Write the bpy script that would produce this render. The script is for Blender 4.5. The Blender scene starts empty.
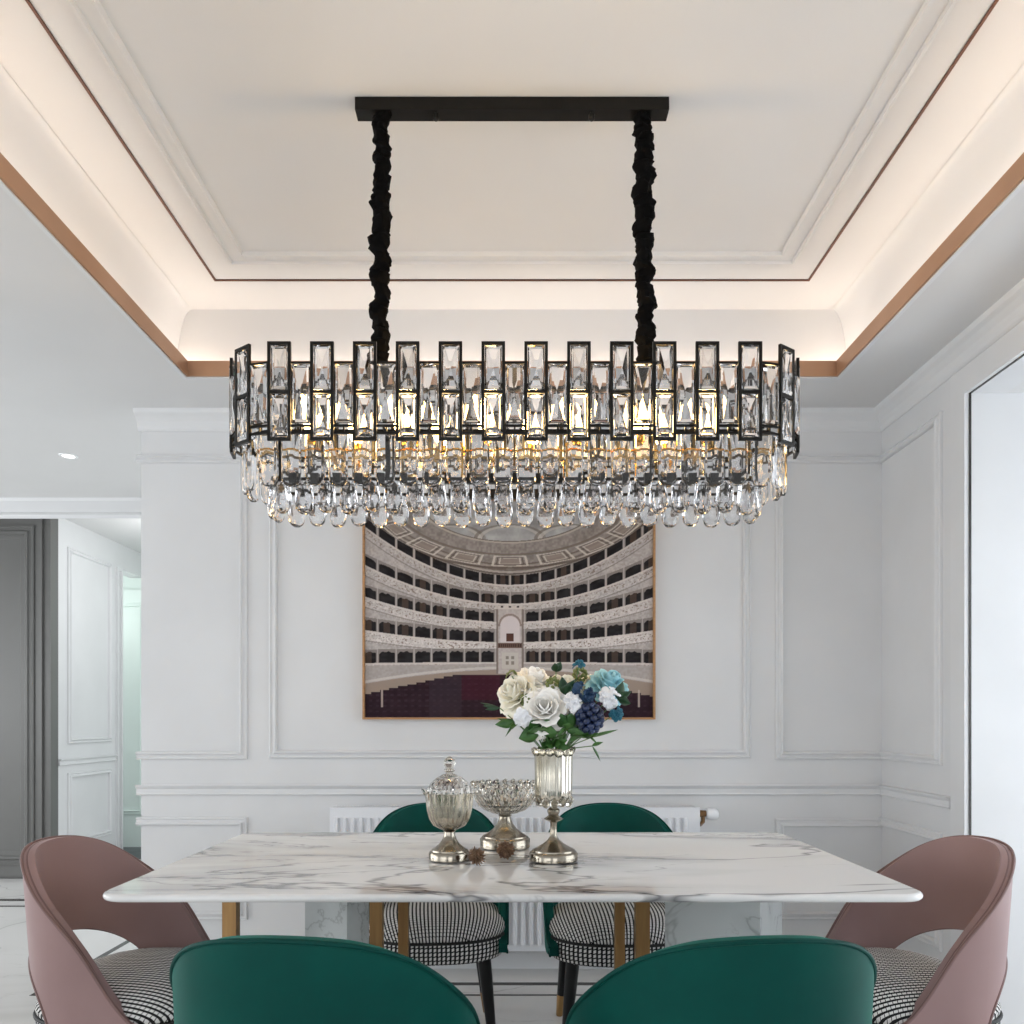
import bpy, bmesh, math, random
import numpy as np
from mathutils import Vector, Matrix
PI = math.pi
random.seed(7)
sc = bpy.context.scene
col = sc.collection
EYE = 1.12
F = 825.0
def at(px, py, Y):
    return Vector(((px-512)/F*Y, Y, EYE-(py-722)/F*Y))

# ------------------------------------------------------------ materials
def s2l(c):
    r = []
    for v in c[:3]:
        v = v/255.0
        r.append(v/12.92 if v <= 0.04045 else ((v+0.055)/1.055)**2.4)
    return (r[0], r[1], r[2], 1.0)
def mat(name, rgb, rough=0.5, metal=0.0, **kw):
    m = bpy.data.materials.new(name); m.use_nodes = True
    b = m.node_tree.nodes['Principled BSDF']
    b.inputs['Base Color'].default_value = s2l(rgb)
    b.inputs['Roughness'].default_value = rough
    b.inputs['Metallic'].default_value = metal
    for k, v in kw.items():
        b.inputs[k.replace('_', ' ')].default_value = v
    return m
def N(m, t, **kw):
    n = m.node_tree.nodes.new(t)
    for k, v in kw.items(): setattr(n, k, v)
    return n
def L(m, a, b): m.node_tree.links.new(a, b)
def bsdf(m): return m.node_tree.nodes['Principled BSDF']
def math_(m, op, a, b=None, c=None):
    n = N(m, 'ShaderNodeMath', operation=op)
    for i, v in enumerate((a, b, c)):
        if v is None: continue
        if hasattr(v, 'is_output'): L(m, v, n.inputs[i])
        else: n.inputs[i].default_value = v
    return n.outputs[0]
def mottle(m, rgb, rgb2, scale, coord='Object', detail=3, bump=0, stretch=None):
    tc = N(m, 'ShaderNodeTexCoord'); no = N(m, 'ShaderNodeTexNoise')
    no.inputs['Scale'].default_value = scale; no.inputs['Detail'].default_value = detail
    src = tc.outputs[coord]
    if stretch:
        mp = N(m, 'ShaderNodeMapping'); mp.inputs['Scale'].default_value = stretch
        L(m, src, mp.inputs['Vector']); src = mp.outputs['Vector']
    L(m, src, no.inputs['Vector'])
    r = N(m, 'ShaderNodeValToRGB')
    r.color_ramp.elements[0].position = .35; r.color_ramp.elements[1].position = .65
    r.color_ramp.elements[0].color = s2l(rgb); r.color_ramp.elements[1].color = s2l(rgb2)
    L(m, no.outputs['Fac'], r.inputs['Fac']); L(m, r.outputs['Color'], bsdf(m).inputs['Base Color'])
    if bump:
        bp = N(m, 'ShaderNodeBump'); bp.inputs['Strength'].default_value = bump; bp.inputs['Distance'].default_value = .002
        L(m, no.outputs['Fac'], bp.inputs['Height']); L(m, bp.outputs['Normal'], bsdf(m).inputs['Normal'])
    return m

M = {}
M['wall'] = mottle(mat('wall_paint', (214, 215, 216), .55), (213, 214, 215), (217, 218, 219), 3)
M['trim'] = mottle(mat('trim_paint', (217, 218, 219), .45), (216, 217, 218), (219, 220, 221), 5)
M['ceil'] = mottle(mat('ceiling_paint', (216, 216, 216), .8), (214, 214, 214), (217, 217, 217), 2)
M['copper'] = mottle(mat('copper_trim', (172, 134, 106), .45, .35), (176, 138, 110), (166, 128, 100), 3)
M['copper_dark'] = mottle(mat('dark_copper_trim', (84, 48, 30), .35, .5), (92, 52, 32), (74, 42, 26), 3)
M['black'] = mottle(mat('black_metal', (26, 25, 23), .38, .6), (24, 23, 21), (30, 28, 25), 20)
M['fabric_black'] = mottle(mat('black_sleeve_fabric', (8, 8, 8), .95, 0, Specular_IOR_Level=.1), (6, 6, 6), (12, 11, 11), 60, bump=.5)
M['gold'] = mottle(mat('gold_metal', (205, 160, 80), .25, 1), (212, 166, 84), (196, 150, 72), 30)
M['bronze'] = mottle(mat('bronze_leg', (150, 118, 76), .38, .7), (158, 124, 80), (140, 108, 70), 8, stretch=(6, 6, .6))
M['silver'] = mottle(mat('pewter_metal', (152, 145, 132), .18, 1), (162, 155, 142), (134, 126, 112), 12, stretch=(1, 1, 8))
M['rad'] = mottle(mat('radiator_enamel', (232, 234, 238), .3), (231, 233, 237), (234, 236, 240), 4)
M['cabinet'] = mottle(mat('grey_lacquer', (98, 98, 96), .35), (96, 96, 94), (101, 101, 99), 2)
M['mint'] = mottle(mat('mint_light_tint', (220, 233, 227), .5), (219, 232, 226), (221, 235, 229), 3)  # mint tint of the light beyond the hall, put into the base colour
M['slate'] = mottle(mat('slate_floor', (70, 76, 80), .4), (60, 66, 70), (84, 90, 92), 6)
M['inlay'] = mottle(mat('dark_inlay', (52, 50, 48), .2), (46, 44, 42), (60, 58, 55), 10)
M['white_plastic'] = mottle(mat('white_plastic', (238, 240, 242), .3), (237, 239, 241), (240, 242, 244), 9)
M['brass'] = mottle(mat('old_brass', (130, 100, 70), .35, .9), (138, 106, 74), (118, 90, 62), 30)
M['frame_wood'] = mottle(mat('oak_frame', (176, 132, 88), .45), (182, 138, 92), (166, 122, 80), 6, stretch=(1, 1, 12))
M['leg_black'] = mottle(mat('black_lacquer_leg', (20, 20, 20), .35, 0, Specular_IOR_Level=.2), (17, 17, 17), (24, 24, 24), 8)
M['pipe_black'] = mottle(mat('black_piping', (14, 14, 14), .6), (12, 12, 12), (18, 18, 18), 40)

def velvet(name, a, b, sheen, tint, rough=.55, spec=.4):
    m = mottle(mat(name, a, rough), a, b, 5, detail=4)
    p = bsdf(m); p.inputs['Sheen Weight'].default_value = sheen; p.inputs['Sheen Roughness'].default_value = .35
    p.inputs['Sheen Tint'].default_value = s2l(tint); p.inputs['Specular IOR Level'].default_value = spec
    return m
M['green'] = velvet('green_velvet', (0, 72, 64), (0, 60, 54), .28, (30, 200, 175), spec=.12)
M['green_pipe'] = velvet('green_piping', (0, 62, 56), (0, 56, 50), .1, (40, 160, 140), spec=.12)
M['pink'] = velvet('dusty_pink_leather', (147, 121, 119), (142, 116, 114), .3, (240, 220, 222), rough=.5, spec=.25)
M['pink_pipe'] = velvet('dusty_pink_piping', (118, 90, 86), (112, 86, 82), .1, (220, 190, 190), rough=.45)

def hound(name, pitch, cut):
    m = mat(name, (230, 230, 228), .85)
    tc = N(m, 'ShaderNodeTexCoord'); sx = N(m, 'ShaderNodeSeparateXYZ'); L(m, tc.outputs['UV'], sx.inputs[0])
    P = 1/pitch
    u = math_(m, 'MULTIPLY', sx.outputs['X'], P); v = math_(m, 'MULTIPLY', sx.outputs['Y'], P*1.0)
    fu = math_(m, 'FRACT', u); fv = math_(m, 'FRACT', v)
    # white pegs with slanted ends
    sh = math_(m, 'MULTIPLY', math_(m, 'SUBTRACT', fu, .5), .35)
    fv2 = math_(m, 'FRACT', math_(m, 'ADD', fv, sh))
    a = math_(m, 'LESS_THAN', fu, .56); b = math_(m, 'LESS_THAN', fv2, cut)
    w = math_(m, 'MULTIPLY', a, b)
    r = N(m, 'ShaderNodeValToRGB'); r.color_ramp.elements[0].color = s2l((16, 16, 17)); r.color_ramp.elements[1].color = s2l((222, 221, 218))
    L(m, w, r.inputs['Fac']); L(m, r.outputs['Color'], bsdf(m).inputs['Base Color'])
    return m
M['hound'] = hound('houndstooth_fabric', .0145, .68); M['hound_top'] = hound('houndstooth_top_fabric', .0138, .84)

def marble(name, base, vein, scale, amt, rough, tilescale=None, tint2=None, width=.02):
    m = mat(name, base, rough)
    tc = N(m, 'ShaderNodeTexCoord'); mp = N(m, 'ShaderNodeMapping')
    mp.inputs['Rotation'].default_value = (0, 0, math.radians(-14)); mp.inputs['Scale'].default_value = (scale*.55, scale*1.5, scale)
    mp.inputs['Location'].default_value = (.37, .81, 0)
    L(m, tc.outputs['Object'], mp.inputs['Vector'])
    def vein_mask(sc_, w, det, off, dist):
        n = N(m, 'ShaderNodeTexNoise'); n.inputs['Scale'].default_value = sc_; n.inputs['Detail'].default_value = det
        n.inputs['Distortion'].default_value = dist; n.inputs['Roughness'].default_value = .55
        ad = N(m, 'ShaderNodeVectorMath', operation='ADD'); ad.inputs[1].default_value = (off, off*.7, off*.3)
        L(m, mp.outputs[0], ad.inputs[0]); L(m, ad.outputs[0], n.inputs['Vector'])
        d = math_(m, 'ABSOLUTE', math_(m, 'SUBTRACT', n.outputs['Fac'], .5))
        r = N(m, 'ShaderNodeMapRange'); r.inputs['From Min'].default_value = 0; r.inputs['From Max'].default_value = w
        r.inputs['To Min'].default_value = 1; r.inputs['To Max'].default_value = 0
        L(m, d, r.inputs['Value']); return r.outputs['Result']
    v1 = vein_mask(1.0, width*.5, 5, 0, .7); v2 = vein_mask(2.1, width*.5, 6, 5.3, .5); soft = vein_mask(1.0, width*4.5, 4, 0, .7)
    n = N(m, 'ShaderNodeTexNoise'); n.inputs['Scale'].default_value = 1.7; L(m, mp.outputs[0], n.inputs['Vector'])
    msk = N(m, 'ShaderNodeMapRange'); msk.inputs['From Min'].default_value = .42; msk.inputs['From Max'].default_value = .62
    L(m, n.outputs['Fac'], msk.inputs['Value'])
    t = math_(m, 'ADD', math_(m, 'MULTIPLY', v1, .8), math_(m, 'MULTIPLY', math_(m, 'MULTIPLY', v2, msk.outputs[0]), .6))
    t = math_(m, 'ADD', t, math_(m, 'MULTIPLY', math_(m, 'MULTIPLY', soft, msk.outputs[0]), .55))
    t = math_(m, 'MINIMUM', math_(m, 'MULTIPLY', t, amt), 1)
    mx = N(m, 'ShaderNodeMixRGB'); mx.inputs[1].default_value = s2l(base); mx.inputs[2].default_value = s2l(vein)
    L(m, t, mx.inputs[0]); L(m, mx.outputs[0], bsdf(m).inputs['Base Color'])
    return m
M['marble'] = marble('table_marble', (226, 226, 225), (100, 100, 102), 1.35, 1.0, .03, width=.024)
M['floor'] = marble('floor_marble', (218, 217, 215), (150, 148, 144), .55, .6, .10, width=.010)
M['ped'] = marble('pedestal_marble', (200, 206, 206), (130, 134, 134), 3.0, .5, .25)

def glass(name, rgb, ior=1.5, rough=0.0):
    m = mat(name, rgb, rough, 0, Transmission_Weight=1.0); bsdf(m).inputs['IOR'].default_value = ior
    tc = N(m, 'ShaderNodeTexCoord'); no = N(m, 'ShaderNodeTexNoise'); no.inputs['Scale'].default_value = 14
    r = N(m, 'ShaderNodeValToRGB'); c = s2l(rgb); r.color_ramp.elements[0].color = tuple(x*.97 for x in c[:3])+(1,); r.color_ramp.elements[1].color = c
    L(m, tc.outputs['Object'], no.inputs['Vector']); L(m, no.outputs['Fac'], r.inputs['Fac']); L(m, r.outputs['Color'], bsdf(m).inputs['Base Color'])
    return m
M['crystal'] = glass('clear_crystal', (252, 252, 253), 1.55)
M['smoke'] = glass('smoky_crystal', (236, 234, 232), 1.6)
M['cutglass'] = glass('cut_glass', (246, 243, 236), 1.48, .02)
M['window_glass'] = glass('window_glass', (252, 253, 254), 1.02)
M['mercury'] = mottle(mat('mercury_glass', (205, 200, 186), .12, .85), (222, 218, 206), (176, 168, 148), 18, stretch=(1, 1, .4))

def silvered():
    m = glass('silvered_glass', (238, 234, 224), 1.45, .03); g = N(m, 'ShaderNodeBsdfAnisotropic'); g.inputs['Color'].default_value = s2l((220, 216, 206)); g.inputs['Roughness'].default_value = .05
    mx = N(m, 'ShaderNodeMixShader'); mx.inputs[0].default_value = .22; out = m.node_tree.nodes['Material Output']
    L(m, bsdf(m).outputs[0], mx.inputs[1]); L(m, g.outputs[0], mx.inputs[2]); L(m, mx.outputs[0], out.inputs['Surface']); return m
M['silvered'] = silvered()
M['crystal_drop'] = glass('drop_crystal_glass', (253, 253, 254), 1.42)
def emis(name, rgb, st):
    m = mat(name, rgb, .5); b = bsdf(m)
    b.inputs['Emission Color'].default_value = s2l(rgb); b.inputs['Emission Strength'].default_value = st
    return m
M['bulb'] = emis('warm_bulb', (255, 210, 138), 44)
M['cove'] = emis('cove_light', (255, 238, 221), 9.5)
M['down'] = emis('downlight_lens', (255, 250, 240), 3)

# ------------------------------------------------------------ mesh helpers
def link(name, bm, m, parent=None, smooth=False, loc=None):
    me = bpy.data.meshes.new(name); bm.normal_update(); bm.to_mesh(me); bm.free()
    if smooth:
        for p in me.polygons: p.use_smooth = True
        me.set_sharp_from_angle(angle=math.radians(smooth if smooth > 1 else 42))
    o = bpy.data.objects.new(name, me); col.objects.link(o)
    if m: me.materials.append(m)
    if parent: o.parent = parent
    if loc: o.location = loc
    return o
def box(bm, x0, x1, y0, y1, z0, z1, mtx=None):
    vs = [bm.verts.new((x, y, z)) for x in (x0, x1) for y in (y0, y1) for z in (z0, z1)]
    fs = [(0, 1, 3, 2), (4, 6, 7, 5), (0, 4, 5, 1), (2, 3, 7, 6), (0, 2, 6, 4), (1, 5, 7, 3)]
    for f in fs: bm.faces.new([vs[i] for i in f])
    if mtx:
        for v in vs: v.co = mtx @ v.co
    return vs
def bevel(bm, w, seg=2, ang=30):
    es = [e for e in bm.edges if len(e.link_faces) == 2 and e.calc_face_angle() > math.radians(ang)]
    bmesh.ops.bevel(bm, geom=es, offset=w, segments=seg, profile=.5, affect='EDGES', clamp_overlap=True)
def tube(bm, pts, radii, n=10, cap=True, closed=False):
    pts = [Vector(p) for p in pts]; rings = []; K = len(pts)
    if not hasattr(radii, '__len__'): radii = [radii]*K
    up = None
    for i, p in enumerate(pts):
        if closed: t = (pts[(i+1) % K]-pts[i-1])
        else: t = (pts[min(i+1, K-1)]-pts[max(i-1, 0)])
        if t.length < 1e-9: t = Vector((0, 0, 1))
        t.normalize()
        if up is None: up = t.orthogonal().normalized()
        a = up - t*up.dot(t)
        a = a.normalized() if a.length > 1e-6 else t.orthogonal().normalized()
        up = a; b = t.cross(a)
        rings.append([bm.verts.new(p + (a*math.cos(2*PI*k/n)+b*math.sin(2*PI*k/n))*radii[i]) for k in range(n)])
    R = range(K if closed else K-1)
    for i in R:
        r0, r1 = rings[i], rings[(i+1) % K]
        for k in range(n): bm.faces.new((r0[k], r0[(k+1) % n], r1[(k+1) % n], r1[k]))
    if cap and not closed:
        bm.faces.new(list(reversed(rings[0]))); bm.faces.new(rings[-1])
    return rings
def lathe(bm, prof, n=48, c=(0, 0, 0), mod=None, capb=True, capt=True):
    rings = []
    for i, (r, z) in enumerate(prof):
        ring = []
        for k in range(n):
            a = 2*PI*k/n
            rr, zz = (r, z) if mod is None else mod(r, z, a, i)
            ring.append(bm.verts.new((c[0]+rr*math.cos(a), c[1]+rr*math.sin(a), c[2]+zz)))
        rings.append(ring)
    for i in range(len(rings)-1):
        for k in range(n):
            bm.faces.new((rings[i][k], rings[i][(k+1) % n], rings[i+1][(k+1) % n], rings[i+1][k]))
    if capb: bm.faces.new(list(reversed(rings[0])))
    if capt: bm.faces.new(rings[-1])
    return rings
def root(name, loc, label, cat, group=None, rz=0):
    o = bpy.data.objects.new(name, None); col.objects.link(o); o.location = loc; o.rotation_euler = (0, 0, rz)
    o.empty_display_size = .05
    return tag(o, label, cat, group)
def tag(o, label, cat, group=None, kind=None):
    o['label'] = label; o['category'] = cat
    if group: o['group'] = group
    if kind: o['kind'] = kind
    return o
def struct(name, bm, m, label=None, smooth=False):
    o = link(name, bm, m, smooth=smooth); o['kind'] = 'structure'
    o['label'] = label or name.replace('_', ' ')
    o['category'] = name.split('_')[0]
    return o

# moulding: path in the (u,v) plane of a wall, mitred; profile = (inset, height)
def mould(bm, path, prof, closed, O, U, V, Nn):
    O, U, V, Nn = map(Vector, (O, U, V, Nn)); K = len(path); P = [Vector(p) for p in path]; loops = []
    for a, h in prof:
        lp = []
        for i in range(K):
            if closed: d0 = (P[i]-P[i-1]); d1 = (P[(i+1) % K]-P[i])
            else:
                d0 = (P[i]-P[i-1]) if i > 0 else (P[1]-P[0]); d1 = (P[i+1]-P[i]) if i < K-1 else d0
            d0 = d0.normalized(); d1 = d1.normalized()
            n0 = Vector((-d0.y, d0.x)); n1 = Vector((-d1.y, d1.x))
            mm = (n0+n1); mm = mm/ (1+n0.dot(n1))
            q = P[i]+mm*a
            lp.append(bm.verts.new(O+U*q.x+V*q.y+Nn*h))
        loops.append(lp)
    for j in range(len(loops)-1):
        for i in range(K if closed else K-1):
            k = (i+1) % K
            bm.faces.new((loops[j][i], loops[j][k], loops[j+1][k], loops[j+1][i]))
    if not closed:
        bm.faces.new([l[0] for l in loops]); bm.faces.new([l[-1] for l in reversed(loops)])
    bmesh.ops.recalc_face_normals(bm, faces=bm.faces)
PF = [(0, 0), (0, .010), (.004, .014), (.008, .014), (.011, .009), (.020, .011), (.024, .019), (.030, .021), (.034, .016), (.036, .008), (.036, 0)]

# ------------------------------------------------------------ room
YB, XR, XL, ZC, ZT = 3.76, 1.685, -1.69, 2.53, 2.84
bm = bmesh.new(); box(bm, XL, XR+.2, YB, YB+.25, 0, ZC); struct('wall_back', bm, M['wall'], 'light grey panelled wall behind the table')
# right wall with a wide opening
OY, OZ, ON = 3.046, 2.335, .45
bm = bmesh.new()
box(bm, XR, XR+.14, OY, YB, 0, ZC); box(bm, XR, XR+.14, ON, OY, OZ, ZC); box(bm, XR, XR+.14, -2.2, ON, 0, ZC)
struct('wall_right', bm, M['wall'], 'light grey right wall with wide opening to window bay')
# bay
bm = bmesh.new(); box(bm, XR+.14, 2.75, OY, OY+.12, 0, OZ+.02); struct('wall_bay_far', bm, M['wall'], 'white far side wall of the window bay')
bm = bmesh.new(); box(bm, XR+.14, 2.75, ON-.12, ON, 0, OZ+.02); struct('wall_bay_near', bm, M['wall'], 'white near side wall of the window bay')
bm = bmesh.new(); box(bm, XR+.14, 2.75, ON-.12, OY+.12, OZ, OZ+.1); struct('ceiling_bay', bm, M['ceil'], 'low white ceiling of the window bay')
bm = bmesh.new(); box(bm, 2.65, 2.75, ON, OY, 0, .12); box(bm, 2.65, 2.75, ON, OY, 2.28, OZ)
for i in range(4):
    y = ON+(OY-ON-.06)*i/3; box(bm, 2.66, 2.74, y, y+.06, .12, 2.28)
wf = struct('window_1', bm, M['trim'], 'tall window of the bay')
bm = bmesh.new(); box(bm, 2.698, 2.702, ON+.05, OY-.05, .11, 2.29); link('window_pane', bm, M['window_glass'], wf)
# floor
bm = bmesh.new(); box(bm, -6, 2.75, -2.4, 8.2, -.1, 0); struct('floor', bm, M['floor'], 'polished white marble floor')
bm = bmesh.new()
box(bm, -1.975, 1.685, 3.375, 3.39, -.001, .0012); box(bm, -1.975, -1.945, 3.39, 5.0, -.001, .0012)
box(bm, -1.80, 1.685, 3.51, 3.545, -.001, .0012)
box(bm, -6, -1.945, 5.0, 5.03, -.001, .0012); box(bm, -6, -1.9, 5.16, 5.22, -.001, .0012)
struct('trim_20', bm, M['inlay'], 'dark inlay strips in the marble floor')
# lower ceiling with tray hole
HX, HY0, HY1 = 1.33, 1.0, 3.37
WX, WY0, WY1 = 1.395, .93, 3.44
bm = bmesh.new()
def ring_slab(bm, X0, X1, Y0, Y1, hx, y0, y1, z0, z1):
    box(bm, X0, -hx, Y0, Y1, z0, z1); box(bm, hx, X1, Y0, Y1, z0, z1)
    box(bm, -hx, hx, Y0, y0, z0, z1); box(bm, -hx, hx, y1, Y1, z0, z1)
box(bm, -6, -HX, -2.2, 5.25, ZC, ZC+.03); box(bm, HX, XR+.14, -2.2, 4.0, ZC, ZC+.03)
box(bm, -HX, HX, -2.2, HY0, ZC, ZC+.03); box(bm, -HX, HX, HY1, 4.0, ZC, ZC+.03)
ring_slab(bm, -WX-.03, WX+.03, WY0-.03, WY1+.03, WX, WY0, WY1, ZC+.03, ZT)
struct('ceiling', bm, M['ceil'], 'lower ceiling around the lit tray')
bm = bmesh.new(); box(bm, -WX-.03, WX+.03, WY0-.03, WY1+.03, ZT, ZT+.05); struct('ceiling_tray', bm, M['ceil'], 'raised tray ceiling above the chandelier')
# copper lip, thin white edge
bm = bmesh.new(); e = .008
for a in ((-HX+.0005, -HX+e, HY0+e, HY1-e), (HX-e, HX-.0005, HY0+e, HY1-e), (-HX+.0005, HX-.0005, HY0+.0005, HY0+e), (-HX+.0005, HX-.0005, HY1-e, HY1-.0005)):
    box(bm, a[0], a[1], a[2], a[3], ZC, ZC+.062)
struct('trim_1', bm, M['copper'], 'copper band around the tray ceiling opening')
bm = bmesh.new()
for a in ((-HX-.014, -HX+.001, HY0, HY1), (HX-.001, HX+.014, HY0, HY1), (-HX-.014, HX+.014, HY0-.014, HY0+.001), (-HX-.014, HX+.014, HY1-.001, HY1+.014)):
    box(bm, a[0], a[1], a[2], a[3], ZC-.005, ZC-.0005)
struct('trim_2', bm, M['trim'], 'thin white edge below the copper band')
# thin copper line on the tray ceiling
bm = bmesh.new(); TX, TY0, TY1 = 1.150, 1.15, 3.205; w = .008
for a in ((-TX-w, -TX, TY0, TY1), (TX, TX+w, TY0, TY1), (-TX-w, TX+w, TY0-w, TY0), (-TX-w, TX+w, TY1, TY1+w)):
    box(bm, a[0], a[1], a[2], a[3], ZT-.004, ZT+.001)
struct('trim_3', bm, M['copper_dark'], 'thin dark copper line on the tray ceiling')
# stepped moulding frame on the tray ceiling
bm = bmesh.new()
x, y0, y1 = 1.055, 1.28, 3.085
PC = [(0, 0), (0, .012), (.010, .014), (.014, .004), (.052, .004), (.056, .015), (.066, .014), (.070, .0)]
mould(bm, [(-x, y0), (x, y0), (x, y1), (-x, y1)], PC, True, (0, 0, ZT), (1, 0, 0), (0, 1, 0), (0, 0, -1))
struct('trim_4', bm, M['ceil'], 'stepped white moulding frame on the tray ceiling')
# concave coves along the two long sides
for nm, sg in (('trim_24', -1), ('trim_26', 1)):
    bm = bmesh.new(); q = []
    for k in range(13):
        a = PI/2*k/12; X_ = WX-.06*(1-math.cos(a)); Z_ = ZC+.05+(ZT-ZC-.052)*math.sin(a)
        q.append([bm.verts.new((sg*X_, y, Z_)) for y in (WY0+.001, WY1-.001)])
    top = [bm.verts.new((sg*(WX-.001), y, ZT-.001)) for y in (WY0+.001, WY1-.001)]
    for a, b in zip(q, q[1:]): bm.faces.new((a[0], a[1], b[1], b[0]))
    bm.faces.new((q[-1][0], q[-1][1], top[1], top[0])); bm.faces.new((top[0], top[1], q[0][1], q[0][0]))
    for e_ in (0, 1): bm.faces.new([v[e_] for v in q]+[top[e_]])
    bmesh.ops.recalc_face_normals(bm, faces=bm.faces)
    struct(nm, bm, M['ceil'], 'concave lit cove on the %s side of the tray ceiling' % ('left' if sg < 0 else 'right'), smooth=True)
# hidden light strip on the cove shelf
bm = bmesh.new(); g = .022
a, b = HX+.026, HX+.05
box(bm, -b, -a, HY0, HY1, ZC+.032, ZC+.040); box(bm, a, b, HY0, HY1, ZC+.032, ZC+.040)
box(bm, -b, b, HY1+.026, HY1+.05, ZC+.032, ZC+.040); box(bm, -b, b, HY0-.05, HY0-.026, ZC+.032, ZC+.040)
tag(link('light_strip', bm, M['cove']), 'warm cove light strip hidden behind the copper band of the ceiling', 'light strip')
# crown mouldings
CR = [(0, 0), (0, .004), (.010, .010), (.022, .013), (.040, .022), (.058, .040), (.068, .055), (.075, .058), (.087, .060), (.087, 0)]
def rail(name, pts, prof, O, U, V, Nn, label, m='trim'):
    bm = bmesh.new(); mould(bm, pts, prof, False, O, U, V, Nn); return struct(name, bm, M[m], label)
BW = dict(O=(0, YB, 0), U=(1, 0, 0), V=(0, 0, 1), Nn=(0, -1, 0))
RW = dict(O=(XR, 0, 0), U=(0, -1, 0), V=(0, 0, 1), Nn=(-1, 0, 0))
rail('trim_5', [(XL-.012, 2.443), (XR, 2.443)], CR, **BW, label='crown moulding on the back wall')
rail('trim_6', [(-YB, 2.443), (2.2, 2.443)], CR, **RW, label='crown moulding on the right wall')
PR = [(0, 0), (0, .008), (.010, .014), (.020, .022), (.030, .030), (.036, .030), (.036, 0)]
CHR = [(0, 0), (0, .010), (.006, .014), (.012, .010), (.030, .010), (.036, .018), (.044, .024), (.048, .024), (.048, 0)]
rail('trim_7', [(XL-.018, .786), (XR, .786)], CHR, **BW, label='chair rail on the back wall')
rail('trim_8', [(-YB, .786), (-3.16, .786)], CHR, **RW, label='chair rail on the right wall')
BB = [(0, 0), (0, .014), (.072, .014), (.078, .010), (.088, .012), (.094, .020), (.10, .018), (.104, 0)]
rail('baseboard_back', [(XL-.01, 0), (XR, 0)], BB, **BW, label='white baseboard along the back wall')
rail('baseboard_right', [(-YB, 0), (-3.16, 0)], BB, **RW, label='white baseboard along the right wall')
def frame(name, x0, x1, z0, z1, W, label, prof=PF):
    bm = bmesh.new(); mould(bm, [(x0, z0), (x1, z0), (x1, z1), (x0, z1)], prof, True, **W); return struct(name, bm, M['trim'], label)
def uframe(name, pts, W, label):
    bm = bmesh.new(); mould(bm, pts, PF, False, **W); return struct(name, bm, M['trim'], label)
uframe('trim_9', [(XL-.018, .95), (-1.205, .95), (-1.205, 2.335), (XL-.018, 2.335)], BW, 'left tall panel moulding on the back wall')
frame('trim_10', -1.105, 1.087, .955, 2.335, BW, 'wide central panel moulding behind the painting')
uframe('trim_11', [(XR, 2.335), (1.200, 2.335), (1.200, .95), (XR, .95)], BW, 'right tall panel moulding on the back wall')
uframe('trim_12', [(XL-.018, .22), (-1.205, .22), (-1.205, .686), (XL-.018, .686)], BW, 'low left panel moulding on the back wall')
uframe('trim_13', [(XR, .68), (1.200, .68), (1.200, .22), (XR, .22)], BW, 'low right panel moulding on the back wall')
uframe('trim_14', [(-YB, .95), (-3.225, .95), (-3.225, 2.335), (-YB, 2.335)], RW, 'tall panel moulding on the right wall')
uframe('trim_15', [(-YB, .22), (-3.225, .22), (-3.225, .686), (-YB, .686)], RW, 'low panel moulding on the right wall')
# casing of the opening in the right wall
bm = bmesh.new(); CS = [(0, 0), (0, .012), (.085, .012), (.088, .015), (.102, .015), (.102, 0)]
mould(bm, [(-ON+.10, 0), (-ON+.10, OZ+.10), (-OY-.102, OZ+.10), (-OY-.102, 0)], CS, False, (XR, 0, 0), (0, -1, 0), (0, 0, 1), (-1, 0, 0))
struct('trim_16', bm, M['trim'], 'flat casing around the opening to the window bay')

bm = bmesh.new(); box(bm, XR+.001, XR+.009, OY-.004, OY-.0005, 0, OZ); box(bm, XR+.001, XR+.009, ON+.1, OY-.004, OZ-.004, OZ-.0005)
struct('trim_25', bm, M['inlay'], 'thin dark reveal line around the opening to the bay')
# hall to the left
bm = bmesh.new(); box(bm, -6, -1.2, 5.19, 5.3, 2.44, ZC); struct('wall_hall_header', bm, M['wall'], 'header above the passage to the hall')
bm = bmesh.new(); mould(bm, [(-6, 2.416), (XL+.2, 2.416)], [(0, 0), (0, .012), (.02, .014), (.03, .03), (.07, .045), (.095, .07), (.114, .075), (.114, 0)], False, (0, 5.26, 0), (1, 0, 0), (0, 0, 1), (0, -1, 0))
struct('trim_17', bm, M['trim'], 'cornice on the header of the hall')
bm = bmesh.new(); box(bm, -6, -1.0, 5.3, 8.2, 2.62, 2.66); struct('ceiling_hall', bm, M['ceil'], 'ceiling of the hall')
bm = bmesh.new(); box(bm, -3.42, -3.30, 6.0, 6.96, 0, 2.62); box(bm, -3.42, -3.30, 6.96, 7.9, 2.41, 2.62); bm2 = bmesh.new(); box(bm2, -6, -3.42, 6.01, 6.1, 0, 2.62); struct('wall_hall_back', bm2, M['wall'], 'wall behind the grey cabinet')
struct('wall_hall_left', bm, M['wall'], 'white panelled wall of the hall')
HW = dict(O=(-3.30, 0, 0), U=(0, 1, 0), V=(0, 0, 1), Nn=(1, 0, 0))
frame('trim_18', 6.12, 6.78, .96, 2.42, HW, 'tall panel moulding in the hall')
frame('trim_19', 6.12, 6.78, .2, .74, HW, 'low panel moulding in the hall')
rail('trim_21', [(6.0, .80), (6.86, .80)], CHR, **HW, label='chair rail in the hall')
bm = bmesh.new(); mould(bm, [(6.87, 0), (6.96, 0), (6.96, 2.41), (6.87, 2.41)], [(0, 0), (0, .02), (.02, .02), (.02, 0)], True, **HW); struct('trim_22', bm, M['trim'], 'casing of the hall doorway')
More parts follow.
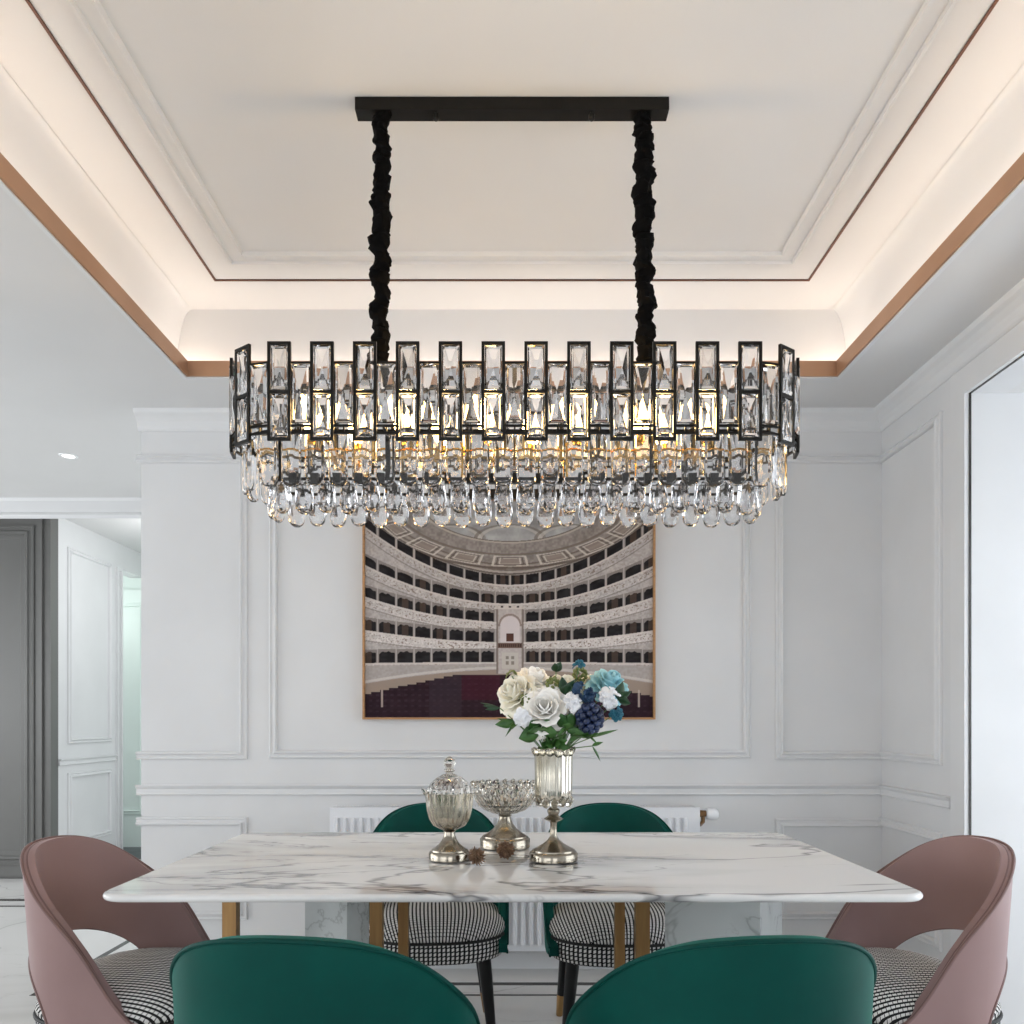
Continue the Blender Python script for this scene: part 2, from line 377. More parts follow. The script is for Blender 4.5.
bm = bmesh.new(); box(bm, -4.3, -1.0, 7.4, 7.5, 0, 2.62); struct('wall_hall_end', bm, M['mint'], 'end wall of the hall with mint light put into its colour')
bm = bmesh.new(); box(bm, -4.1, -3.16, 7.35, 7.4, 0, 2.30)
mould(bm, [(-3.95, .3), (-3.28, .3), (-3.28, 2.18), (-3.95, 2.18)], PF, True, (0, 7.35, 0), (1, 0, 0), (0, 0, 1), (0, -1, 0))
struct('door_1', bm, M['mint'], 'pale door at the end of the hall with mint light put into its colour')
bm = bmesh.new(); box(bm, -4.2, -2.2, 6.75, 7.35, 0, .006); struct('trim_23', bm, M['slate'], 'dark slate floor strip before the pale hall door')
# side and rear walls with daylight openings (behind and beside the camera)
bm = bmesh.new(); box(bm, -6.1, -6.0, -2.4, 8.2, 0, .5); box(bm, -6.1, -6.0, -2.4, 8.2, 2.3, ZC+.1)
for y in (-2.4, .2, 2.8, 5.4): box(bm, -6.1, -6.0, y, y+.5, .5, 2.3)
struct('wall_left', bm, M['wall'], 'far left wall with window openings')
bm = bmesh.new(); box(bm, -6, 2.75, -2.4, -2.3, 0, .45); box(bm, -6, 2.75, -2.4, -2.3, 2.3, ZC+.1)
for x in (-6, -4.2, -1.2, 1.3): box(bm, x, x+.9, -2.4, -2.3, .45, 2.3)
struct('wall_front', bm, M['wall'], 'wall behind the camera with window openings')

# grey cabinet in the hall
r = root('tall_cabinet', (-3.9, 5.95, 0), 'tall dark grey panelled cabinet at the left edge beyond the passage', 'cabinet')
bm = bmesh.new(); box(bm, -.9, .60, -.05, .05, 0, 2.60); bevel(bm, .003, 1); link('carcass', bm, M['cabinet'], r)
bm = bmesh.new(); box(bm, -.82, .548, -.07, -.051, .02, 2.575)
mould(bm, [(-.76, .10), (.497, .10), (.497, 2.52), (-.76, 2.52)], [(0, 0), (0, .012), (.012, .014), (.022, .004), (.035, .004), (.045, .016), (.062, .016), (.072, .004), (.095, .004), (.1, .001), (.1, 0)], True, (0, -.07, 0), (1, 0, 0), (0, 0, 1), (0, -1, 0))
link('door', bm, M['cabinet'], r)
# downlight
r = root('ceiling_light', (-2.35, 4.37, ZC), 'small round recessed downlight in the grey ceiling left of the chandelier', 'ceiling light')
bm = bmesh.new(); lathe(bm, [(.030, -.001), (.034, -.004), (.045, -.004), (.048, 0)], 32, capb=False, capt=False); link('trim_ring', bm, M['white_plastic'], r, True)
bm = bmesh.new(); lathe(bm, [(.001, -.002), (.031, -.002)], 32, capt=False); link('lens', bm, M['down'], r)

# ------------------------------------------------------------ radiator
r = root('radiator', (0, 3.64, 0), 'white fluted panel radiator mounted low on the back wall', 'radiator')
bm = bmesh.new(); X0, X1, Z0, Z1 = -.800, .825, .115, .735
box(bm, X0, X1, -.02, .07, Z0, Z1); bevel(bm, .004, 2); link('body', bm, M['rad'], r)
bm = bmesh.new(); pitch = .0355; nfl = int((X1-X0-.04)/pitch); xx = X0+.02
prev = None
pts = []
for i in range(nfl):
    a = xx+i*pitch
    pts += [(a, 0), (a+.006, -.017), (a+.018, -.017), (a+.024, 0)]
for k in range(len(pts)-1):
    (xa, ya), (xb, yb) = pts[k], pts[k+1]
    za0, za1 = Z0+.03, Z1-.035
    v = [bm.verts.new((xa, -.021+ya, za0)), bm.verts.new((xb, -.021+yb, za0)), bm.verts.new((xb, -.021+yb, za1)), bm.verts.new((xa, -.021+ya, za1))]
    bm.faces.new(v)
for i in range(nfl):
    a = xx+i*pitch
    for z in (Z0+.03, Z1-.035):
        bm.faces.new([bm.verts.new((a+dx, -.021+dy, z)) for dx, dy in ((0, 0), (.006, -.017), (.018, -.017), (.024, 0))])
link('front_panel', bm, M['rad'], r)
bm = bmesh.new(); box(bm, X0, X1, -.022, .07, Z1, Z1+.003)
for i in range(130):
    a = X0+.01+i*(X1-X0-.02)/130; box(bm, a, a+.006, -.015, .06, Z1+.003, Z1+.010)
box(bm, X0, X1, -.022, -.016, Z1+.003, Z1+.010); link('top_grille', bm, M['rad'], r)
bm = bmesh.new(); tube(bm, [(X1, .01, .715), (X1+.035, .01, .715)], [.016, .014], 12); tube(bm, [(X1+.02, .01, .715), (X1+.02, .01, .68), (X1+.02, .06, .66), (X1+.02, .105, .66)], .009, 10)
v = link('valve', bm, M['brass'], r, True)
bm = bmesh.new(); tube(bm, [(X1+.033, .01, .715), (X1+.037, .01, .715), (X1+.075, .01, .712), (X1+.086, .01, .712)], [.018, .025, .026, .017], 20); link('knob', bm, M['white_plastic'], v, True)
for x in (X0+.2, X1-.2):
    bm = bmesh.new(); box(bm, x-.02, x+.02, .07, .119, .3, .6); link('wall_bracket', bm, M['rad'], r)

# ------------------------------------------------------------ painting
def hnoise(x, y, s=0):
    v = np.sin(x*127.1+y*311.7+s*74.7)*43758.5453
    return v-np.floor(v)
def vnoise(x, y, s=0):
    xi, yi = np.floor(x), np.floor(y); fx, fy = x-xi, y-yi
    fx = fx*fx*(3-2*fx); fy = fy*fy*(3-2*fy)
    a, b, c, d = hnoise(xi, yi, s), hnoise(xi+1, yi, s), hnoise(xi, yi+1, s), hnoise(xi+1, yi+1, s)
    return a*(1-fx)*(1-fy)+b*fx*(1-fy)+c*(1-fx)*fy+d*fx*fy
def theatre(x, y):
    """colour (0..255) of the theatre photograph at photo pixel x,y"""
    out = np.zeros(x.shape+(3,))
    def put(mask, c, a=1.0):
        c = np.array(c, float)
        if np.ndim(a) == 0: out[mask] = out[mask]*(1-a)+c*a
        else:
            aa = a[mask][:, None]; out[mask] = out[mask]*(1-aa)+c*aa
    cx = 510.0; dx = x-cx; q = np.clip(np.abs(dx)/143.0, 0, 1.3); n1 = vnoise(x*.55, y*.55); n2 = vnoise(x*.9, y*.9, 3); n3 = vnoise(x*.2, y*.2, 5)
    cr = q**1.9
    rows = [(581, 57, 9.5), (600, 38, 9.0), (618, 25, 9.5), (637.5, 12, 10.5), (657, -1, 11)]
    base = 150+26*n1+14*n2
    out[..., 0] = base+4; out[..., 1] = base-4; out[..., 2] = base-8
    # parapets lighter towards the low tiers
    for i, (yc, dr, h) in enumerate(rows):
        yy = y-(yc-dr*cr)
        par = (yy > h*.5+.5) & (yy < h*.5+11.5)
        b = [176, 184, 194, 202, 192][i]
        v = b+22*(n1-.5)+30*(n2-.5)
        orn = (vnoise(x*.8, yy*1.1, 9+i) > .72) & (yy > h*.5+2) & (yy < h*.5+8.5)
        colr = np.stack([v, v-7, v-11], -1); out[par] = colr[par]
        put(orn & par, (118, 100, 90), .7)
        put((np.abs(yy-h*.5-1) < .8), (205, 196, 188), .7)
        put((np.abs(yy-h*.5-10.6) < .7), (110, 100, 96), .55)
        # boxes
        ph = dx/ (14.4+2.2*q); f = ph-np.floor(ph); f = np.abs(f-.5)*2
        top = -h*.5 + (np.clip(f, 0, 1)**3)*3.0*(i > 0) + (np.sin(ph*2*PI*3)*.5 if i > 1 else 0)
        wdt = .84
        op = (f < wdt) & (yy > top) & (yy < h*.5)
        back = (yy > -h*.5-2.5) & (yy <= h*.5) & ~op
        put(back, (124, 116, 112), .8); put((f > .93) & back, (184, 178, 172), .7)
        d = 26+18*(vnoise(ph*3, yy*.4, 20+i))
        out[op] = np.stack([d, d-3, d-1], -1)[op]
        glow = op & (f < .35) & (hnoise(np.floor(ph), np.floor(ph)*0+i, 4) > .72); put(glow, (92, 74, 62), .6)
    # ceiling above first row
    yy = y-(582-57*cr)
    c = yy < -5.5
    b = 112+26*n1+16*n3; out[c] = np.stack([b+4, b-4, b-9], -1)[c]
    for o, cc, a in ((-7, (92, 82, 76), .8), (-8.6, (178, 168, 158), .7), (-11, (104, 92, 84), .8), (-13.5, (160, 148, 138), .6), (-16, (96, 84, 76), .7)):
        put((np.abs(yy-o) < .8), cc, a)
    # oval ceiling medallions
    el = np.sqrt((dx/150)**2+((y-498)/74.0)**2); ang = np.arctan2(dx/150, (y-498)/74.0)
    for (r0, cc) in ((.96, (90, 78, 70)), (.78, (110, 98, 90)), (.62, (178, 168, 156)), (.60, (98, 88, 80))):
        put(c & (np.abs(el-r0) < .012), cc, .8)
    k = ang/ (PI/9); fk = np.abs((k+.5)-np.floor(k+.5)-.5)*2; fr = np.abs(el-.87)/.075
    d = np.maximum(fk*1.18, fr)
    for lo, hi, cc in ((.78, .9, (206, 196, 184)), (.62, .70, (96, 84, 78)), (.48, .56, (200, 190, 178))): put(c & (d > lo) & (d < hi) & (el > .78), cc, .8)
    put(c & (d < .46) & (el > .78), (140, 128, 120), .8)
    pl = c & (el < .60); b = 150+40*(vnoise(x*.12, y*.18, 11)-.5)*2*.6+14*n1; out[pl] = np.stack([b, b-2, b-3], -1)[pl]
    for ox in (-60, 0, 60):
        e2 = np.sqrt(((dx-ox)/30)**2+((y-541)/13)**2); put(pl & (np.abs(e2-1) < .07), (186, 178, 170), .7); put(pl & (np.abs(e2-1.15) < .06), (108, 98, 90), .6)
        put(pl & (e2 < .9), (168, 168, 168), .35)
    # lower wall and stalls
    st = 668+ (np.abs(dx)/143.0)**1.8*14
    lw = (y > 664+2*q) & (y > 657+5); b = 160+14*n1; out[lw] = np.stack([b, b-8, b-12], -1)[lw]
    put(lw & (np.abs(y-st) < 1.2), (205, 198, 192), .7)
    fl = y > st+2; out[fl] = np.array((150, 134, 122))
    stp = np.where(dx < 0, 675+np.floor(np.clip(-dx-48, 0, 200)/9.0)*1.9, 676+np.floor(np.clip(dx-40, 0, 200)/9.0)*1.9)
    se = y > stp
    b = 30+8*vnoise(x*.25, y*.5, 8)+10*((np.sin(y*1.15) > .6)*(np.sin(x*.9) > .2))
    out[se] = np.stack([b+10, b-6, b+2], -1)[se]
    put(se & (x > 430) & (x < 462), (64, 58, 66), .35)  # reflection on the picture, painted as a lighter band over the stalls
    put(se & (x > 462) & (x < 500) & (y < 700), (74, 24, 40), .5)
    for sx in (383, 638): put((np.abs(x-sx) < 1) & (y > 690) & (y < 707), (190, 176, 164), .8)
    # royal box
    rb = (np.abs(dx) < 13.5) & (y > 607) & (y < 674); b = 168+22*n1; out[rb] = np.stack([b, b-10, b-14], -1)[rb]
    put(rb & (np.abs(np.abs(dx)-12.6) < .9), (112, 100, 94), .8); put((np.abs(dx) < 14.5) & (np.abs(y-608.5) < 1.6), (200, 190, 182), .8)
    for ox in (-8, 0, 8): put(rb & (np.abs(dx-ox) < 1.2) & (np.abs(y-607) < 1.4), (30, 26, 26), .9)
    ni = ((dx/9.5)**2+((y-626)/9.0)**2 < 1) | ((np.abs(dx) < 9.5) & (y > 626) & (y < 643)); put(rb & ni, (206, 196, 196), .9)
    ar = np.abs(np.sqrt((dx/10.5)**2+((y-626)/10.5)**2)-1) < .09; put(rb & ar & (y < 627), (120, 104, 96), .7)
    put((np.abs(dx) < 3.6) & (y > 634) & (y < 642), (84, 56, 48), 1); put((np.abs(dx) < 12) & (y > 643.5) & (y < 648.5), (96, 72, 62), .9)
    put((np.abs(dx) < 12) & (y > 644.5) & (y < 647.5) & (np.sin(x*3.2) > 0), (40, 28, 26), .8)
    put((np.abs(dx) < 8) & (y > 653) & (y < 669), (188, 182, 174), .9); put((np.abs(np.abs(dx)-2.6) < 1.5) & ((np.abs(y-658.2) < 1.6) | (np.abs(y-663.4) < 1.6)), (120, 110, 102), .8)
    return np.clip(out, 0, 255)
P0, P1 = at(364, 719.5, YB), at(654, 500, YB)
r = root('framed_painting', ((P0.x+P1.x)/2, YB-.02, P0.z), 'large framed picture of a tiered opera house auditorium on the back wall', 'picture')
W_, H_ = P1.x-P0.x, P1.z-P0.z
bm = bmesh.new()
mould(bm, [(-W_/2, 0), (W_/2, 0), (W_/2, H_), (-W_/2, H_)], [(0, -.02), (0, .022), (.008, .022), (.010, .012), (.010, -.02)], True, (0, 0, 0), (1, 0, 0), (0, 0, 1), (0, -1, 0))
link('picture_frame', bm, M['frame_wood'], r)
NX, NZ = 580, 430
gx = np.linspace(-W_/2+.009, W_/2-.009, NX+1); gz = np.linspace(.009, H_-.009, NZ+1)
GX, GZ = np.meshgrid(gx, gz); co = np.stack([GX, np.full_like(GX, -.008), GZ], -1).reshape(-1, 3)
idx = np.arange((NX+1)*(NZ+1)).reshape(NZ+1, NX+1)
fc = np.stack([idx[:-1, :-1], idx[:-1, 1:], idx[1:, 1:], idx[1:, :-1]], -1).reshape(-1, 4)
me = bpy.data.meshes.new('canvas'); me.from_pydata(co.tolist(), [], fc.tolist())
px = 364+(GX+W_/2)/W_*290; py = 719.5-GZ/H_*219.5
c8 = theatre(px, py)/255.0; lin = np.where(c8 <= .04045, c8/12.92, ((c8+.055)/1.055)**2.4)
at_ = me.color_attributes.new('art', 'FLOAT_COLOR', 'POINT'); buf = np.ones((co.shape[0], 4)); buf[:, :3] = lin.reshape(-1, 3)
at_.data.foreach_set('color', buf.ravel())
o = bpy.data.objects.new('canvas', me); col.objects.link(o); o.parent = r
m = mat('theatre_print', (128, 128, 128), .5, 0, Specular_IOR_Level=.08); vc = N(m, 'ShaderNodeVertexColor', layer_name='art'); L(m, vc.outputs['Color'], bsdf(m).inputs['Base Color']); me.materials.append(m)

# ------------------------------------------------------------ table
TXc, TZ = .002, .75
TYc = 2.27
r = root('dining_table', (TXc, TYc, 0), 'rectangular white marble dining table in the middle of the room', 'table')
def rrect(hx, hy, rad, seg=10):
    pts = []
    for cx_, cy_, a0 in ((hx-rad, hy-rad, 0), (-hx+rad, hy-rad, PI/2), (-hx+rad, -hy+rad, PI), (hx-rad, -hy+rad, 1.5*PI)):
        for k in range(seg+1):
            a = a0+PI/2*k/seg; pts.append((cx_+rad*math.cos(a), cy_+rad*math.sin(a)))
    return pts
bm = bmesh.new(); rings = []
for ins, z in ((.010, .732), (.004, .7335), (.001, .737), (0, .741), (.001, .745), (.004, .7485), (.009, .75)):
    rings.append([bm.verts.new((x, y, z)) for x, y in rrect(.901-ins, .505-ins, .06-ins*.5)])
for a, b in zip(rings, rings[1:]):
    n = len(a)
    for k in range(n): bm.faces.new((a[k], a[(k+1) % n], b[(k+1) % n], b[k]))
bm.faces.new(rings[-1]); bm.faces.new(list(reversed(rings[0])))
o = link('tabletop', bm, M['marble'], r, True)
for p in o.data.polygons:
    if len(p.vertices) > 4: p.use_smooth = False
def pedestal(bm, corner, lp, rp, th=.0):
    pass
# marble-clad pedestals: each a block turned so that one corner faces the room
def turned(px_l, px_c, px_r, Y, ang, dpt):
    c = at(px_c, 800, Y); bm = bmesh.new()
    ul = Vector((-math.cos(ang), math.sin(ang), 0)); ur = Vector((math.sin(ang), math.cos(ang), 0))
    def hit(u, px):
        k = (px-512)/F; t = (k*c.y-c.x)/(u.x-k*u.y); return c.xy+u.xy*t
    a = hit(ul, px_l); b = hit(ur, px_r); a = Vector((a.x, a.y)); b = Vector((b.x, b.y)); d = a+b-Vector((c.x, c.y))
    bot = [bm.verts.new((p.x-TXc, p.y-TYc, .0)) for p in (Vector((c.x, c.y)), b, d, a)]
    top = [bm.verts.new((v.co.x, v.co.y, .732)) for v in bot]
    bm.faces.new(list(reversed(bot))); bm.faces.new(top)
    for k in range(4): bm.faces.new((bot[k], bot[(k+1) % 4], top[(k+1) % 4], top[k]))
    bevel(bm, .003, 2); return bm
link('pedestal', turned(305, 347, 369, 2.18, .45, 0), M['ped'], r)
link('pedestal', turned(665, 760, 782, 2.15, .5, 0), M['ped'], r)
def post(px0, px1, Y, dp, z1=.732):
    a, b = at(px0, 0, Y).x-TXc, at(px1, 0, Y).x-TXc; bm = bmesh.new(); box(bm, a, b, Y-TYc, Y-TYc+dp, 0, z1); bevel(bm, .002, 1); return bm
link('leg', post(222, 236, 2.02, .03), M['bronze'], r)
link('leg', post(369.5, 382, 2.10, .03), M['bronze'], r)
link('leg', post(398, 408, 2.28, .025), M['bronze'], r)
link('leg', post(615, 625, 2.28, .025), M['bronze'], r)
link('leg', post(636, 650, 2.10, .03), M['bronze'], r)
bm = bmesh.new()   # tapered bracket under the top
x0 = at(236, 0, 2.02).x-TXc
vs = [bm.verts.new((x, y, z)) for y in (2.02-TYc, 2.05-TYc) for x, z in ((x0, .732), (x0+.10, .732), (x0+.08, .722), (x0, .695))]
bm.faces.new(vs[:4][::-1]); bm.faces.new(vs[4:])
for k in range(4): bm.faces.new((vs[k], vs[(k+1) % 4], vs[4+(k+1) % 4], vs[4+k]))
bmesh.ops.recalc_face_normals(bm, faces=bm.faces); link('bracket', bm, M['bronze'], r)

# ------------------------------------------------------------ chairs
HA, HR = .270, .260
def catmull(tab, x):
    if x <= tab[0][0]: return tab[0][1]
    if x >= tab[-1][0]: return tab[-1][1]
    for i in range(len(tab)-1):
        if tab[i][0] <= x <= tab[i+1][0]:
            p0 = tab[max(i-1, 0)]; p1 = tab[i]; p2 = tab[i+1]; p3 = tab[min(i+2, len(tab)-1)]
            t = (x-p1[0])/(p2[0]-p1[0]); m1 = (p2[1]-p0[1])/(p2[0]-p0[0])*(p2[0]-p1[0]); m2 = (p3[1]-p1[1])/(p3[0]-p1[0])*(p2[0]-p1[0])
            return (2*t**3-3*t*t+1)*p1[1]+(t**3-2*t*t+t)*m1+(-2*t**3+3*t*t)*p2[1]+(t**3-t*t)*m2
RIM = [(-.262, .797), (-.235, .783), (-.195, .755), (-.13, .697), (0, .579), (.104, .430), (.16, .375), (.225, .355)]
def half_plan(expo):
    pts = []
    for k in range(61):
        t = PI/2*k/60; pts.append((HA*math.sin(t)**(2/expo), -HR*math.cos(t)**(2/expo)))
    for k in range(1, 20): pts.append((HA-.012*(k/19)**2, .220*k/19))
    s = [0]
    for a, b in zip(pts, pts[1:]): s.append(s[-1]+math.hypot(b[0]-a[0], b[1]-a[1]))
    return pts, s
HP, HS = half_plan(2.08)
SM = HS[-1]
def plan(s):
    sg = -1 if s < 0 else 1; s = min(abs(s), SM)
    for i in range(len(HS)-1):
        if HS[i] <= s <= HS[i+1]+1e-9:
            f = (s-HS[i])/(HS[i+1]-HS[i]); return sg*(HP[i][0]*(1-f)+HP[i+1][0]*f), HP[i][1]*(1-f)+HP[i+1][1]*f
    return sg*HP[-1][0], HP[-1][1]
def shell_pt(s, z):
    x, y = plan(s); k = max(0, min(1, (z-.25)/.54)); kx = .93+.07*k**.85; ky = .80+.20*k**.85
    if y > 0: ky = 1
    return Vector((x*kx, y*ky, z))
SH, HB, HT = .335, .305, .534
def zbot(s):
    if abs(s) >= SH: return HB+.032*max(0, (abs(s)-SM+.16)/.16)**2
    return HB+(HT-HB)*(1-(abs(s)/SH)**2.2)**.5
def make_shell():
    bm = bmesh.new(); ss = []
    n1, n2 = 40, 18
    for k in range(-n1, n1+1): ss.append(SH*math.sin(PI/2*k/n1))
    right = [SH+(SM-SH)*k/n2 for k in range(1, n2+1)]
    ss = [-v for v in reversed(right)]+ss+right
    R = 12; cols = []
    for s in ss:
        y = plan(s)[1]; zt = catmull(RIM, y); zb = min(zbot(s), zt-.03); cl = []
        for j in range(R+1): cl.append(bm.verts.new(shell_pt(s, zb+(zt-zb)*j/R)))
        cols.append(cl)
    for a, b in zip(cols, cols[1:]):
        for j in range(R): bm.faces.new((a[j], b[j], b[j+1], a[j+1]))
    rim = [shell_pt(s, catmull(RIM, plan(s)[1])) for s in ss]
    hole = [shell_pt(s, min(zbot(s), catmull(RIM, plan(s)[1])-.03)) for s in ss]
    return bm, rim, hole
def uv_seat(bm, kind):
    uv = bm.loops.layers.uv.new('UVMap')
    for f in bm.faces:
        for l in f.loops:
            c = l.vert.co
            if kind == 'band':
                l[uv].uv = (math.atan2(c.x, c.y-.03)*.235+1, c.z+1)
            else: dz = .468-c.z; l[uv].uv = (c.x*(1+dz*3)+1.003, (c.y-.035)*(1+dz*3)+1)
def seat_ring(sx, z, n=72, k=1.0):
    out = []
    for i in range(n):
        a = 2*PI*i/n; ca, sa = math.cos(a), math.sin(a); e = 2/2.7
        x = .250*abs(ca)**e*(1 if ca >= 0 else -1); y = .235*abs(sa)**e*(1 if sa >= 0 else -1)
        out.append((x*sx, .035+y*sx, z))
    return out
def loft(rings, capb=True, capt=True):
    bm = bmesh.new(); rr = [[bm.verts.new(p) for p in r_] for r_ in rings]
    for a, b in zip(rr, rr[1:]):
        n = len(a)
        for k in range(n): bm.faces.new((a[k], a[(k+1) % n], b[(k+1) % n], b[k]))
    if capb: bm.faces.new(list(reversed(rr[0])))
    if capt: bm.faces.new(rr[-1])
    return bm
def make_chair(name, label, shell, pipe, group):
    r = root(name, (0, 0, 0), label, 'chair', group)
    bm, rim, hole = make_shell()
    o = link('backrest', bm, shell, r, True)
    md = o.modifiers.new('s', 'SOLIDIFY'); md.thickness = .030; md.offset = 1 if False else -1; md.use_even_offset = False
    md = o.modifiers.new('b', 'BEVEL'); md.width = .010; md.segments = 4; md.limit_method = 'ANGLE'; md.angle_limit = math.radians(50)
    bm = bmesh.new(); tube(bm, [p+Vector((0, 0, .0005)) for p in rim], .0042, 8); link('back_piping', bm, pipe, r, True)
    bm = bmesh.new(); tube(bm, [Vector((p.x*.955, p.y*.955, p.z-.001)) for p in rim], .0028, 8); link('inner_piping', bm, pipe, r, True)
    bm = bmesh.new(); hp = [p for p in hole if p.z > HB+.02]; tube(bm, hp, .0038, 8); link('opening_piping', bm, pipe, r, True)
    bm = loft([seat_ring(s, z) for s, z in ((.90, .298), (.955, .301), (.985, .308), (1.0, .322), (1.008, .345), (1.0, .371), (.985, .376))]); uv_seat(bm, 'band')
    link('seat_band', bm, M['hound'], r, True)
    bm = loft([seat_ring(s, z) for s, z in ((.985, .3765), (1.0, .382), (1.010, .394), (1.0, .406), (.965, .422), (.90, .437), (.80, .449), (.66, .458), (.45, .464), (.2, .467), (.02, .468))]); uv_seat(bm, 'top')
    link('seat', bm, M['hound_top'], r, True)
    bm = bmesh.new(); tube(bm, seat_ring(1.006, .3755), .0052, 8, closed=True); link('seat_piping', bm, M['pipe_black'], r, True)
    for sx, sy in ((-1, 1), (1, 1), (-1, -1), (1, -1)):
        t = Vector((sx*.165, .035+sy*.165, .302)); b = Vector((sx*.195, .035+sy*(.19 if sy > 0 else .17), 0.0))
        def P(f): return t.lerp(b, f)
        bm = bmesh.new(); tube(bm, [P(0), P(.3), P(.74)], [.0235, .0215, .0165], 16); lg = link('leg', bm, M['leg_black'], r, True)
        bm = bmesh.new(); tube(bm, [P(.735), P(.75), P(.985), P(1)], [.0170, .0172, .0125, .0115], 16); link('leg_tip', bm, M['bronze'], lg, True)
    return r
def copy_tree(o, parent=None):
    c = o.copy(); col.objects.link(c)
    if parent: c.parent = parent
    for ch in list(o.children): copy_tree(ch, c)
    return c
green = make_chair('dining_chair', 'green velvet chair seen from behind, nearer left side of the table', M['green'], M['green_pipe'], 'green velvet chairs')
def put_chair(o, x, y, rz, label=None):
    o.location = (x, y, 0); o.rotation_euler = (0, 0, rz)
    if label: o['label'] = label
put_chair(green, -.320, 1.475, -.106)
def dupc(src, x, y, rz, label): put_chair(copy_tree(src), x, y, rz, label)
dupc(green, .357, 1.475, .106, 'green velvet chair seen from behind, nearer right side of the table')
dupc(green, -.280, 3.032, 3.24, 'green velvet chair facing us across the table, behind the lidded glass jar')
dupc(green, .374, 3.01, 3.133, 'green velvet chair facing us across the table, right of the flower vase')
pinkc = make_chair('dining_chair', 'dusty pink chair with open back at the left end of the table', M['pink'], M['pink_pipe'], 'dusty pink end chairs')
put_chair(pinkc, -1.034, 2.259, -1.683)
dupc(pinkc, 1.064, 2.259, 1.683, 'dusty pink chair with open back at the right end of the table')

# ------------------------------------------------------------ chandelier
CX, CY = .007, 2.29
ch = root('chandelier', (CX, CY, ZT), 'long oval tiered crystal chandelier with black frames and lit bulbs hanging over the table', 'chandelier')
def part(name, bm, m, smooth=False, parent=None):
    o = link(name, bm, m, parent or ch, smooth); return o
Z = lambda z: z-ZT
bm = bmesh.new(); box(bm, -.432-CX, .432-CX, -.022, .023, -.036, -.001); bevel(bm, .0015, 1); part('canopy', bm, M['black'])
for x in (-.217, .213):
    bm = bmesh.new(); tube(bm, [(x, -.012, -.036), (x, -.012, -.042), (x, -.012, -.044), (x, -.012, -.056), (x, -.012, -.059)], [.004, .004, .0085, .0085, .005], 14); part('canopy_screw', bm, M['black'])
def sleeve(xt, xb, seed):
    rn = random.Random(seed); bm = bmesh.new(); n = 16; rings = []; z = -.037; zb = Z(2.07); K = 150; ph = 0
    rad = .02; cxo = 0; lump = 0; nextz = 0
    knots = []; zz = z
    while zz > zb:
        knots.append((zz, rn.uniform(.020, .0285), rn.uniform(-.0065, .0065), rn.uniform(-.006, .006), rn.uniform(0, 6.28)))
        zz -= rn.choice((.012, .018, .026, .034))
    knots.append((zb-.02, .017, 0, 0, 0))
    for i in range(K+1):
        f = i/K; zz = z+(zb-z)*f
        j = 0
        while j < len(knots)-2 and knots[j+1][0] > zz: j += 1
        a, b = knots[j], knots[j+1]; t = min(1, max(0, (a[0]-zz)/(a[0]-b[0])))
        pin = math.sin(PI*t); R = (a[1]*(1-t)+b[1]*t)*(.80+.26*pin)
        ox = a[2]*(1-t)+b[2]*t; oy = a[3]*(1-t)+b[3]*t
        xx = xt+(xb-xt)*f+ox; ring = []
        for k in range(n):
            an = 2*PI*k/n; w = 1+.16*math.sin(3*an+a[4]+zz*60)+.09*math.sin(5*an+zz*140)+.05*rn.uniform(-1, 1)
            tilt = .010*math.cos(an+a[4])*pin
            ring.append(bm.verts.new((xx+R*w*math.cos(an), oy+R*w*math.sin(an), zz+tilt)))
        rings.append(ring)
    for a, b in zip(rings, rings[1:]):
        for k in range(n): bm.faces.new((b[k], b[(k+1) % n], a[(k+1) % n], a[k]))
    bm.faces.new(rings[0]); bm.faces.new(list(reversed(rings[-1]))); return bm
part('chain_sleeve', sleeve(-.362-CX, -.370-CX, 5), M['fabric_black'], True)
part('chain_sleeve', sleeve(.362-CX, .372-CX, 11), M['fabric_black'], True)

def stadium(Ls, R):
    per = 4*Ls+2*PI*R
    def f(s):
        s = s % per
        if s < Ls: return Vector((s, -R, 0)), 0.0
        s -= Ls
        if s < PI*R: a = s/R; return Vector((Ls+R*math.sin(a), -R*math.cos(a), 0)), a
        s -= PI*R
        if s < 2*Ls: return Vector((Ls-s, R, 0)), PI
        s -= 2*Ls
        if s < PI*R: a = s/R; return Vector((-Ls-R*math.sin(a), R*math.cos(a), 0)), PI+a
        s -= PI*R
        return Vector((-Ls+s, -R, 0)), 0.0
    return f, per
def ring_band(Ls, R, z0, z1, th=.004, n=120):
    f, per = stadium(Ls, R); bm = bmesh.new(); q = []
    for i in range(n):
        p, a = f(per*i/n); nn = Vector((math.sin(a), -math.cos(a), 0))
        q.append([bm.verts.new(p+nn*d+Vector((0, 0, z))) for d, z in ((0, z0), (0, z1), (-th, z1), (-th, z0))])
    for i in range(n):
        a, b = q[i], q[(i+1) % n]
        for k in range(4): bm.faces.new((a[k], b[k], b[(k+1) % 4], a[(k+1) % 4]))
    bmesh.ops.recalc_face_normals(bm, faces=bm.faces); return bm
LS, R1 = .625, .150
f1, per1 = stadium(LS, R1); NP = 31; pt = per1/NP
ZT1, ZM1, ZB1 = Z(2.106), Z(1.976), Z(1.850)
def bars(bm, x0, x1, z0, z1, w, d=.008):
    box(bm, x0, x0+w, -d/2, d/2, z0, z1); box(bm, x1-w, x1, -d/2, d/2, z0, z1)
    box(bm, x0+w, x1-w, -d/2, d/2, z0, z0+w); box(bm, x0+w, x1-w, -d/2, d/2, z1-w, z1)
